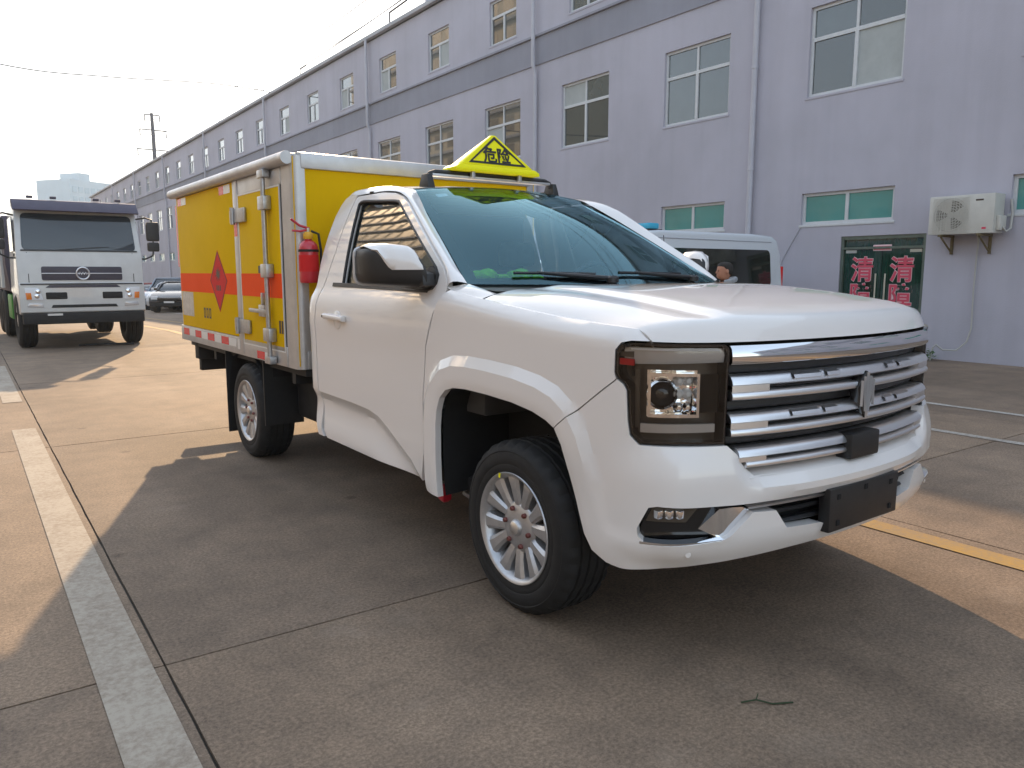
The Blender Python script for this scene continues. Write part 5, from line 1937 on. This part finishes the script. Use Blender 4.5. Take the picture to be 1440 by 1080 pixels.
# ================================================================== CARS AND VAN
def make_car(name, label, cat, loc, rz, paint, L=4.5, W=1.78, Hh=1.5, group=None, suv=True):
    root = thing(name, label, cat, loc, rz, group)
    f, r = L / 2, -L / 2
    lower = [(r + .05, .34), (r, .55), (r + .03, .95), (r + .10, 1.00), (f - 1.25, 1.02), (f - .35, .86), (f - .05, .70), (f, .52), (f - .08, .30)]
    body = MB().prism(lower, lambda a, b, d: (a - .10 * (abs(d) / (W / 2))**4 * (1 if a > 0 else -1), d * (1 - .03 * abs(b - .6)), b), -W / 2, W / 2).build('body', paint, root, bevel=.05, seg=3)
    x0, x1 = (r + .12, f - 1.25)
    cabin = MB().loft([[(a, b, z) for a, b in ((x0 + k0, -w), (x1 - k1, -w), (x1 - k1, w), (x0 + k0, w))] for z, k0, k1, w in ((1.0, 0, .05, W / 2 - .05), (1.28, .16, .45, W / 2 - .14), (Hh - .05, .32, .78, W / 2 - .24))]).build('cabin', 'far_glass', body, bevel=.03)
    MB().loft([[(a, b, z) for a, b in ((x0 + .28, -w), (x1 - .74, -w), (x1 - .80, w), (x0 + .28, w))] for z, w in ((Hh - .06, W / 2 - .235), (Hh, W / 2 - .30))]).build('roof', paint, body, bevel=.02)
    for g in (-1, 1):
        MB().tube([(x1 - .03, g * (W / 2 - .05), 1.0), (x1 - .40, g * (W / 2 - .13), 1.28), (x1 - .76, g * (W / 2 - .23), Hh - .04)], .035, 6).build('pillar', paint, body)
        MB().tube([(x0 + .05, g * (W / 2 - .05), 1.0), (x0 + .2, g * (W / 2 - .13), 1.28), (x0 + .34, g * (W / 2 - .23), Hh - .04)], .045, 6).build('pillar', paint, body)
        MB().box((f - .20, g * (W / 2 - .42), .62), (f - .03, g * (W / 2 - .12), .76)).build('headlight', 'lamp_white', body, bevel=.02)
        MB().box((x1 - .25, g * (W / 2 - .02), 1.0), (x1 - .10, g * (W / 2 + .14), 1.12)).build('mirror', paint, body, bevel=.03)
        for xx in (f - .85, r + .85):
            w_ = MB().lathe([(.0, g * .02), (.20, g * .02), (.21, g * .06), (.30, g * .10), (.33, g * .06), (.33, -g * .10), (.2, -g * .1)], 24, (xx, g * (W / 2 - .10), .33)).build('wheel', 'tyre_rubber', body)
            MB().lathe([(.0, g * .05), (.06, g * .06), (.19, g * .04), (.20, g * .02)], 16, (xx, g * (W / 2 - .10), .33)).build('rim', 'alloy', w_)
    MB().box((f - .10, -.50, .56), (f + .005, .50, .70)).build('grille', 'gloss_black', body, bevel=.02)
    MB().box((f - .12, -.60, .34), (f - .02, .60, .48)).build('lower_grille', 'chassis_black', body, bevel=.02)
    MB().box((f - .0, -.22, .47), (f + .008, .22, .55)).build('number_plate', 'white_reflector', body)
    return root


mat('car_white', (0.68, 0.69, 0.71), 0.3, coat=0.8)
mat('car_black', (0.02, 0.022, 0.03), 0.25, coat=0.9)
mat('car_blue', (0.30, 0.36, 0.44), 0.3, coat=0.8)
mat('car_red', (0.35, 0.04, 0.05), 0.3, coat=0.8)
RZC = R(-118)
make_car('parked_car', 'pale blue grey parked car by the factory wall, roof above its neighbours', 'car', (9.25, 44.6, zg(44.6)), RZC, 'car_blue', 4.7, 1.85, 1.66)
make_car('parked_car', 'white parked car beside the factory wall', 'car', (8.9, 41.6, zg(41.6)), RZC, 'car_white', 4.4, 1.78, 1.42)
make_car('parked_car', 'black parked car with bright headlights by the factory wall', 'car', (8.55, 38.9, zg(38.9)), RZC, 'car_black', 4.5, 1.8, 1.40)
make_car('parked_car', 'dark red parked car far along the factory wall', 'car', (9.3, 50.5, zg(50.5)), RZC, 'car_red', 4.4, 1.78, 1.45)

# white van by the wall
van = thing('white_van', 'white van with long dark tinted side window in front of the factory', 'van', (9.15, 9.15, 0), R(180.5))
VL, VW, VH = 4.85, 1.80, 2.03
vp = [(-2.36, .32), (-2.42, .60), (-2.40, 1.05), (-2.36, 1.70), (-2.28, 1.93), (-2.14, 2.005), (-1.6, 2.03), (.55, 2.03), (1.05, 1.985), (1.42, 1.80), (1.78, 1.26), (1.98, 1.14), (2.34, 1.0), (2.43, .80), (2.42, .40), (2.34, .30)]
vb = MB().prism(vp, lambda a, b, d: (a, d * (1 if b < 1.1 else 1 - .10 * (b - 1.1)), b), -VW / 2, VW / 2).build('body', 'van_white', van, bevel=.07, seg=4)


def vside(b):
    return VW / 2 * (1 if b < 1.1 else 1 - .10 * (b - 1.1))


for g in (-1, 1):
    wn_ = rounded([(-2.05, 1.17), (.42, 1.17), (.42, 1.77), (-2.05, 1.77)], .10, 5)
    MB().prism(wn_, lambda a, b, d: (a, g * (vside(b) + d), b), -.02, .006).build('side_window', 'van_glass', vb)
    fw_ = rounded([(.58, 1.17), (1.60, 1.17), (1.28, 1.68), (.98, 1.77), (.58, 1.77)], .05, 4)
    MB().prism(fw_, lambda a, b, d: (a, g * (vside(b) + d), b), -.02, .006).build('door_window', 'van_glass', vb)
    for x in (.50, 1.66, -2.15):
        MB().box((x - .005, g * (VW / 2 + .0015), .42), (x + .005, g * (VW / 2 - .02), 1.09)).build('door_seam', 'chassis_black', vb)
    MB().prism([(.495, 1.80), (.505, 1.80), (.505, 1.95), (.495, 1.95)], lambda a, b, d: (a, g * (vside(b) + d), b), -.02, .003).build('roof_seam', 'chassis_black', vb)
    MB().prism([(-2.1, 1.895), (.9, 1.91), (.9, 1.92), (-2.1, 1.905)], lambda a, b, d: (a, g * (vside(b) + d), b), -.02, .004).build('roof_gutter', 'band_grey', vb)
    MB().box((-1.6, g * (VW / 2 + .015), .95), (-1.4, g * (VW / 2 - .01), .985)).build('door_handle', 'black_plastic', vb, bevel=.01)
    vm = MB().tube([(1.45, g * (VW / 2 - .02), 1.22), (1.50, g * (VW / 2 + .12), 1.26)], .03, 8).build('mirror_arm', 'black_plastic', vb)
    MB().loft([[(1.46 + dx, g * (VW / 2 + .20 + dy), z) for dx, dy in ((-.05, -.10), (.08, -.08), (.08, .08), (-.05, .10))] for z in (1.15, 1.20, 1.38, 1.42)]).build('mirror_head', 'van_white', vm, bevel=.03)
    for xx in (-1.45, 1.55):
        w_ = MB().lathe([(.0, g * .03), (.20, g * .03), (.21, g * .07), (.30, g * .11), (.335, g * .06), (.335, -g * .11), (.2, -g * .11)], 28, (xx, g * (VW / 2 - .11), .335)).build('wheel', 'tyre_rubber', van)
        MB().lathe([(.0, g * .055), (.06, g * .065), (.19, g * .045), (.20, g * .03)], 18, (xx, g * (VW / 2 - .11), .335)).build('rim', 'alloy', w_)
    MB().box((2.30, g * .52, .78), (2.425, g * .82, .95)).build('headlight', 'lamp_white', vb, bevel=.03)
    MB().box((-2.425, g * .74, .9), (-2.36, g * .86, 1.5)).build('tail_light', 'red_reflector', vb, bevel=.01)
MB().prism([(-.78, 1.28), (.78, 1.28), (.70, 1.80), (-.70, 1.80)], lambda a, b, d: (1.78 - (b - 1.26) * .667 + d, a, b), -.02, .012).build('windscreen', 'van_glass', vb)
MB().box((2.38, -.5, .70), (2.44, .5, .82)).build('grille', 'black_plastic', vb, bevel=.02)
lb = MB().box((.30, -.42, 2.03), (.56, .60, 2.055)).build('lamp_rail', 'black_plastic', vb)
MB().box((.32, -.36, 2.056), (.54, -.12, 2.13)).build('blue_lamp', 'blue_lamp', lb, bevel=.03)
MB().box((.32, -.11, 2.056), (.54, .11, 2.10)).build('siren', 'galvanised', lb, bevel=.03)
MB().box((.32, .22, 2.056), (.54, .56, 2.15)).build('blue_lamp', 'blue_lamp', lb, bevel=.03)
MB().lathe([(.0, .09), (.10, .075), (.17, .03), (.18, 0)], 20, (1.02, -.45, 1.985), 'Z').build('roof_vent', 'black_plastic', vb)


# cars standing across the yard, mirrored in the pickup's chrome
for k, (yy, pnt, lab) in enumerate(((-4, 'car_black', 'black car standing across the yard, mirrored in the chrome grille'), (2.2, 'car_white', 'white car standing across the yard, mirrored in the chrome grille'), (-11, 'car_red', 'dark red car standing across the yard, mirrored in the chrome grille'), (9.5, 'car_blue', 'blue grey car standing across the yard by the cream building'))):
    make_car('yard_car', lab, 'car', (-12.5, yy, 0), R(8 * (k - 1)), pnt)

# ================================================================== PERSON beside the van
def skin_mesh(name, joints, bones, m, parent, sub=2, root_i=0):
    me = bpy.data.meshes.new(name)
    me.from_pydata([j[:3] for j in joints], bones, [])
    o = bpy.data.objects.new(name, me)
    col.objects.link(o)
    md = o.modifiers.new('skin', 'SKIN')
    for i, v in enumerate(me.skin_vertices[0].data):
        r_ = joints[i][3]
        v.radius = r_ if isinstance(r_, tuple) else (r_, r_)
        v.use_root = (i == root_i)
    sb = o.modifiers.new('sub', 'SUBSURF')
    sb.levels = sub
    sb.render_levels = sub
    bpy.context.view_layer.update()
    me2 = bpy.data.meshes.new_from_object(o.evaluated_get(bpy.context.evaluated_depsgraph_get()))
    bpy.data.objects.remove(o)
    for p in me2.polygons:
        p.use_smooth = True
    me2.materials.clear()
    me2.materials.append(MATS[m])
    o = bpy.data.objects.new(name, me2)
    col.objects.link(o)
    if parent:
        o.parent = parent
    return o


# facing +x locally; standing about 1.58 m
man = thing('person', 'person with short dark hair in dark jacket with pale hood beside the van', 'person', (8.02, 6.60, 0), math.atan2(.577, -.816))
man.scale = (.955, .955, .955)
J = [(0, 0, .88, .125), (0, 0, 1.02, .120), (.0, 0, 1.16, .125), (0, 0, 1.27, .100), (.01, 0, 1.335, .052), (.02, 0, 1.38, .050),
     (0, .17, 1.255, .060), (-.02, .23, 1.02, .046), (.06, .22, .80, .036), (.08, .21, .74, .034),
     (0, -.17, 1.255, .060), (-.02, -.23, 1.02, .046), (.06, -.22, .80, .036), (.08, -.21, .74, .034),
     (0, .09, .80, .095), (.02, .10, .46, .062), (-.02, .10, .09, .042), (.11, .11, .035, .038),
     (0, -.09, .80, .095), (.02, -.10, .46, .062), (-.02, -.10, .09, .042), (.11, -.11, .035, .038)]
Bn = [(0, 1), (1, 2), (2, 3), (3, 4), (4, 5), (3, 6), (6, 7), (7, 8), (8, 9), (3, 10), (10, 11), (11, 12), (12, 13), (0, 14), (14, 15), (15, 16), (16, 17), (0, 18), (18, 19), (19, 20), (20, 21)]
body = skin_mesh('body', J, Bn, 'skin', man)
# head as a shaped loft joined to the same body mesh
hd = MB()
rings = []
for z, xf, xb, w in ((1.365, .035, -.045, .045), (1.385, .085, -.055, .055), (1.405, .105, -.065, .062), (1.43, .108, -.078, .068), (1.455, .106, -.088, .073), (1.48, .103, -.094, .077), (1.51, .104, -.097, .079), (1.54, .098, -.093, .077), (1.565, .082, -.080, .068), (1.585, .052, -.055, .048), (1.595, .015, -.02, .018)):
    rings.append([((xf + xb) / 2 + .02 + (xf - xb) / 2 * math.copysign(abs(math.cos(a))**.85, math.cos(a)), w * math.copysign(abs(math.sin(a))**.9, math.sin(a)), z) for a in [2 * math.pi * k / 24 for k in range(24)]])
hd.loft(rings)
hd.loft([[(.122, 0, 1.505), (.118, .008, 1.50), (.118, -.008, 1.50)], [(.140, 0, 1.475), (.122, .014, 1.468), (.122, -.014, 1.468)], [(.148, 0, 1.455), (.124, .019, 1.448), (.124, -.019, 1.448)], [(.126, 0, 1.444), (.122, .012, 1.444), (.122, -.012, 1.444)]])
hd.loft([[(.128, y, z) for y, z in ((-.024, 1.418), (0, 1.423), (.024, 1.418), (0, 1.413))], [(.110, y, z) for y, z in ((-.03, 1.418), (0, 1.428), (.03, 1.418), (0, 1.408))]])
for g in (-1, 1):
    hd.loft([[(.01 + math.cos(a) * r_ * .6, g * (.078 + h), 1.475 + math.sin(a) * r_) for a in [2 * math.pi * k / 12 for k in range(12)]] for r_, h in ((.030, -.01), (.034, .010), (.026, .018))])
    for q in range(4):
        hd.tube([(.085 + .012 * q - .02, g * -.0 + (.21 if g > 0 else -.21), .73 - .0 * q), (.092 + .014 * q - .03, (.205 if g > 0 else -.205), .69 - .004 * (q % 2)), (.088 + .013 * q - .03, (.195 if g > 0 else -.195), .655 + .006 * (q % 3))], [.010, .009, .007], 6)
    hd.tube([(.085, g * .20, .735), (.115, g * .185, .71), (.118, g * .18, .685)], [.011, .010, .008], 6)
bm = bmesh.new()
bm.from_mesh(body.data)
tmp = bpy.data.meshes.new('tmp')
tmp.from_pydata(hd.v, [], hd.f)
bm.from_mesh(tmp)
bm.to_mesh(body.data)
bm.free()
bpy.data.meshes.remove(tmp)
for p in body.data.polygons:
    p.use_smooth = True
hairb = MB()
hr = []
for z, xf, xb, w in ((1.435, -.03, -.090, .060), (1.46, -.005, -.100, .080), (1.49, .02, -.105, .084), (1.52, .07, -.106, .086), (1.55, .100, -.102, .084), (1.575, .092, -.088, .074), (1.595, .062, -.062, .054), (1.607, .02, -.024, .022)):
    hr.append([((xf + xb) / 2 + .02 + (xf - xb) / 2 * math.cos(a), w * math.sin(a), z) for a in [2 * math.pi * k / 20 for k in range(20)]])
hairb.loft(hr)
hairb.build('hair', 'hair', man)
for g in (-1, 1):
    MB().lathe([(.0, .006), (.010, .004), (.012, 0)], 10, (.118, g * .032, 1.487), 'X').build('eye', 'hair', man)
jk = [(0, 0, .84, .155), (0, 0, 1.02, .150), (0, 0, 1.16, .152), (0, 0, 1.275, .118), (.0, 0, 1.325, .078), (0, .175, 1.262, .085), (-.02, .238, 1.02, .066), (.05, .225, .83, .052), (0, -.175, 1.262, .085), (-.02, -.238, 1.02, .066), (.05, -.225, .83, .052)]
skin_mesh('jacket', jk, [(0, 1), (1, 2), (2, 3), (3, 4), (3, 5), (5, 6), (6, 7), (3, 8), (8, 9), (9, 10)], 'jacket', man)
hb = MB()
rr = []
for k in range(17):
    a = math.pi * (.30 + 1.40 * k / 16)
    rr.append([(-.015 + math.cos(a) * (.105 + .032 * math.cos(b)), math.sin(a) * (.115 + .03 * math.cos(b)), 1.345 - .03 * math.cos(a) + .038 * math.sin(b)) for b in [2 * math.pi * q / 8 for q in range(8)]])
hb.loft(rr)
hb.build('hood', 'hood_fur', man)
tj = [(0, 0, .90, .135), (0, .09, .78, .112), (.02, .10, .46, .082), (-.02, .10, .10, .070), (0, -.09, .78, .112), (.02, -.10, .46, .082), (-.02, -.10, .10, .070)]
skin_mesh('trousers', tj, [(0, 1), (1, 2), (2, 3), (0, 4), (4, 5), (5, 6)], 'trousers', man)
for g in (-1, 1):
    MB().loft([[(x, g * .105 + dy * w, z) for dy, z in ((-.045, 0), (.045, 0), (.042, h), (-.042, h))] for x, w, h in ((-.07, .8, .09), (-.02, 1, .10), (.06, 1, .07), (.15, 1, .05), (.19, .7, .03))]).build('shoe', 'black_plastic', man, bevel=.012)

# ================================================================== FAR THINGS
tower = thing('office_tower', 'pale blue glass office tower far behind the factory roof', 'building', (42.8, 374, -2), R(35))
MB().box((-11, -9, -2), (11, 9, 40.3)).build('shaft', 'tower_blue', tower)
MB().box((-4, -6, 40.3), (1.5, 4, 43.5)).build('plant_room', 'tower_blue', tower)
for k in range(9):
    for q in range(7):
        MB().box((-10 + q * 2.95, -9.12, 4 + k * 3.9), (-10 + q * 2.95 + 2.1, -8.98, 4 + k * 3.9 + 2.3)).build('window', 'tower_glass', tower)

pole = thing('power_pole', 'dark steel power pole with three crossarms behind the factory roof', 'utility pole', (18.7, 94.8, -1.65))
MB().tube([(0, 0, 0), (0, 0, 18.0), (-.05, 0, 20.3)], [.26, .20, .16], 12).build('shaft', 'pole_steel', pole)
ARMZ = ((20.1, .8), (18.5, 1.4), (16.4, 1.75))
for z, w in ARMZ:
    MB().box((-w, -.06, z - .05), (w, .06, z + .06)).build('crossarm', 'pole_steel', pole)
    for q in (-1, 1):
        MB().tube([(q * w * .95, 0, z), (q * w * .95, 0, z - .7)], [.05, .07], 8).build('insulator', 'pole_steel', pole)


def cable(name, a, b, sag, r_, label, group=None):
    a, b = Vector(a), Vector(b)
    pts = []
    for k in range(25):
        t = k / 24
        p = a.lerp(b, t)
        p.z -= sag * 4 * t * (1 - t)
        pts.append(p)
    o = MB().tube(pts, r_, 6).build(name, 'wire_dark')
    return tag(o, label, 'cable', group)


PW = Vector((18.7, 94.8, -1.65))
LBL = 'thin power line running from the steel pole across the sky'
for z, w in ARMZ:
    for q in (-1, 1):
        A = PW + Vector((q * w * .95, 0, z - .7))
        cable('power_line', A, (A.x, 4, A.z), 2.9, .022, LBL, 'power lines from the pole')
ow = MB().tube(resample([(-12, 20.5, 9.2), (-4, 27.9, 8.2), (1.7, 32.2, 8.32), (5.3, 34.7, 8.90), (9.8, 36.6, 9.60), (12.8, 37.9, 9.85)], 60), .020, 6).build('overhead_wire', 'wire_dark')
tag(ow, 'single slack overhead wire crossing the open sky to the factory eaves', 'cable')

# building across the yard, behind the photographer: seen in the side window's reflection
ob = thing('opposite_building', 'low sunlit cream building across the yard, mirrored in the pickup paint', 'building', (-17.5, 0, 0))
MB().box((-9, -45, -1), (0, 78, 11.5)).build('wall', 'facade_cream', ob)
wproto = None
for k in range(48):
    for q in range(4):
        if wproto is None:
            wproto = MB().box((.0, 0, 0), (.06, 1.5, 1.3)).build('window', 'facade_dark', ob)
            w_ = wproto
        else:
            w_ = wproto.copy()
            col.objects.link(w_)
            w_.parent = ob
        w_.location = (.0, -43.5 + k * 2.5, 1.2 + q * 2.6)
for zz in (3.0, 5.6, 8.2, 10.8):
    MB().box((0, -45, zz), (.12, 78, zz + .25)).build('string_course', 'roof_cap', ob)

tb = thing('apartment_block', 'tall cream block with dense window rows mirrored in the pickup side window', 'building', (-40.0, 88, 0))
MB().box((-14, 0, -6), (0, 60, 58)).build('wall', 'facade_cream', tb)
wp0 = None
for k in range(15):
    for q in range(14):
        if wp0 is None:
            wp0 = w_ = MB().box((-.05, 0, 0), (.03, 2.6, 2.3)).build('window', 'facade_dark', tb)
        else:
            w_ = wp0.copy()
            col.objects.link(w_)
            w_.parent = tb
        w_.location = (0, .8 + k * 4.0, 1.3 + q * 4.0)
for q in range(14):
    MB().box((0, 0, .3 + q * 4.0), (.5, 60, .7 + q * 4.0)).build('balcony_slab', 'roof_cap', tb)

# ================================================================== HAZE
hzm = bpy.data.materials.new('haze_air')
hzm.use_nodes = True
hn = hzm.node_tree
hn.nodes.remove(hn.nodes['Principled BSDF'])
pv = hn.nodes.new('ShaderNodeVolumePrincipled')
pv.inputs['Color'].default_value = (0.72, 0.84, 1.0, 1)
pv.inputs['Density'].default_value = 0.0008
pv.inputs['Anisotropy'].default_value = 0.35
hn.links.new(pv.outputs[0], hn.nodes['Material Output'].inputs['Volume'])
MATS['haze_air'] = hzm
hzo = MB().box((-302, -82, -21), (402, 902, 60)).build('haze', 'haze_air')
hzo['kind'] = 'stuff'
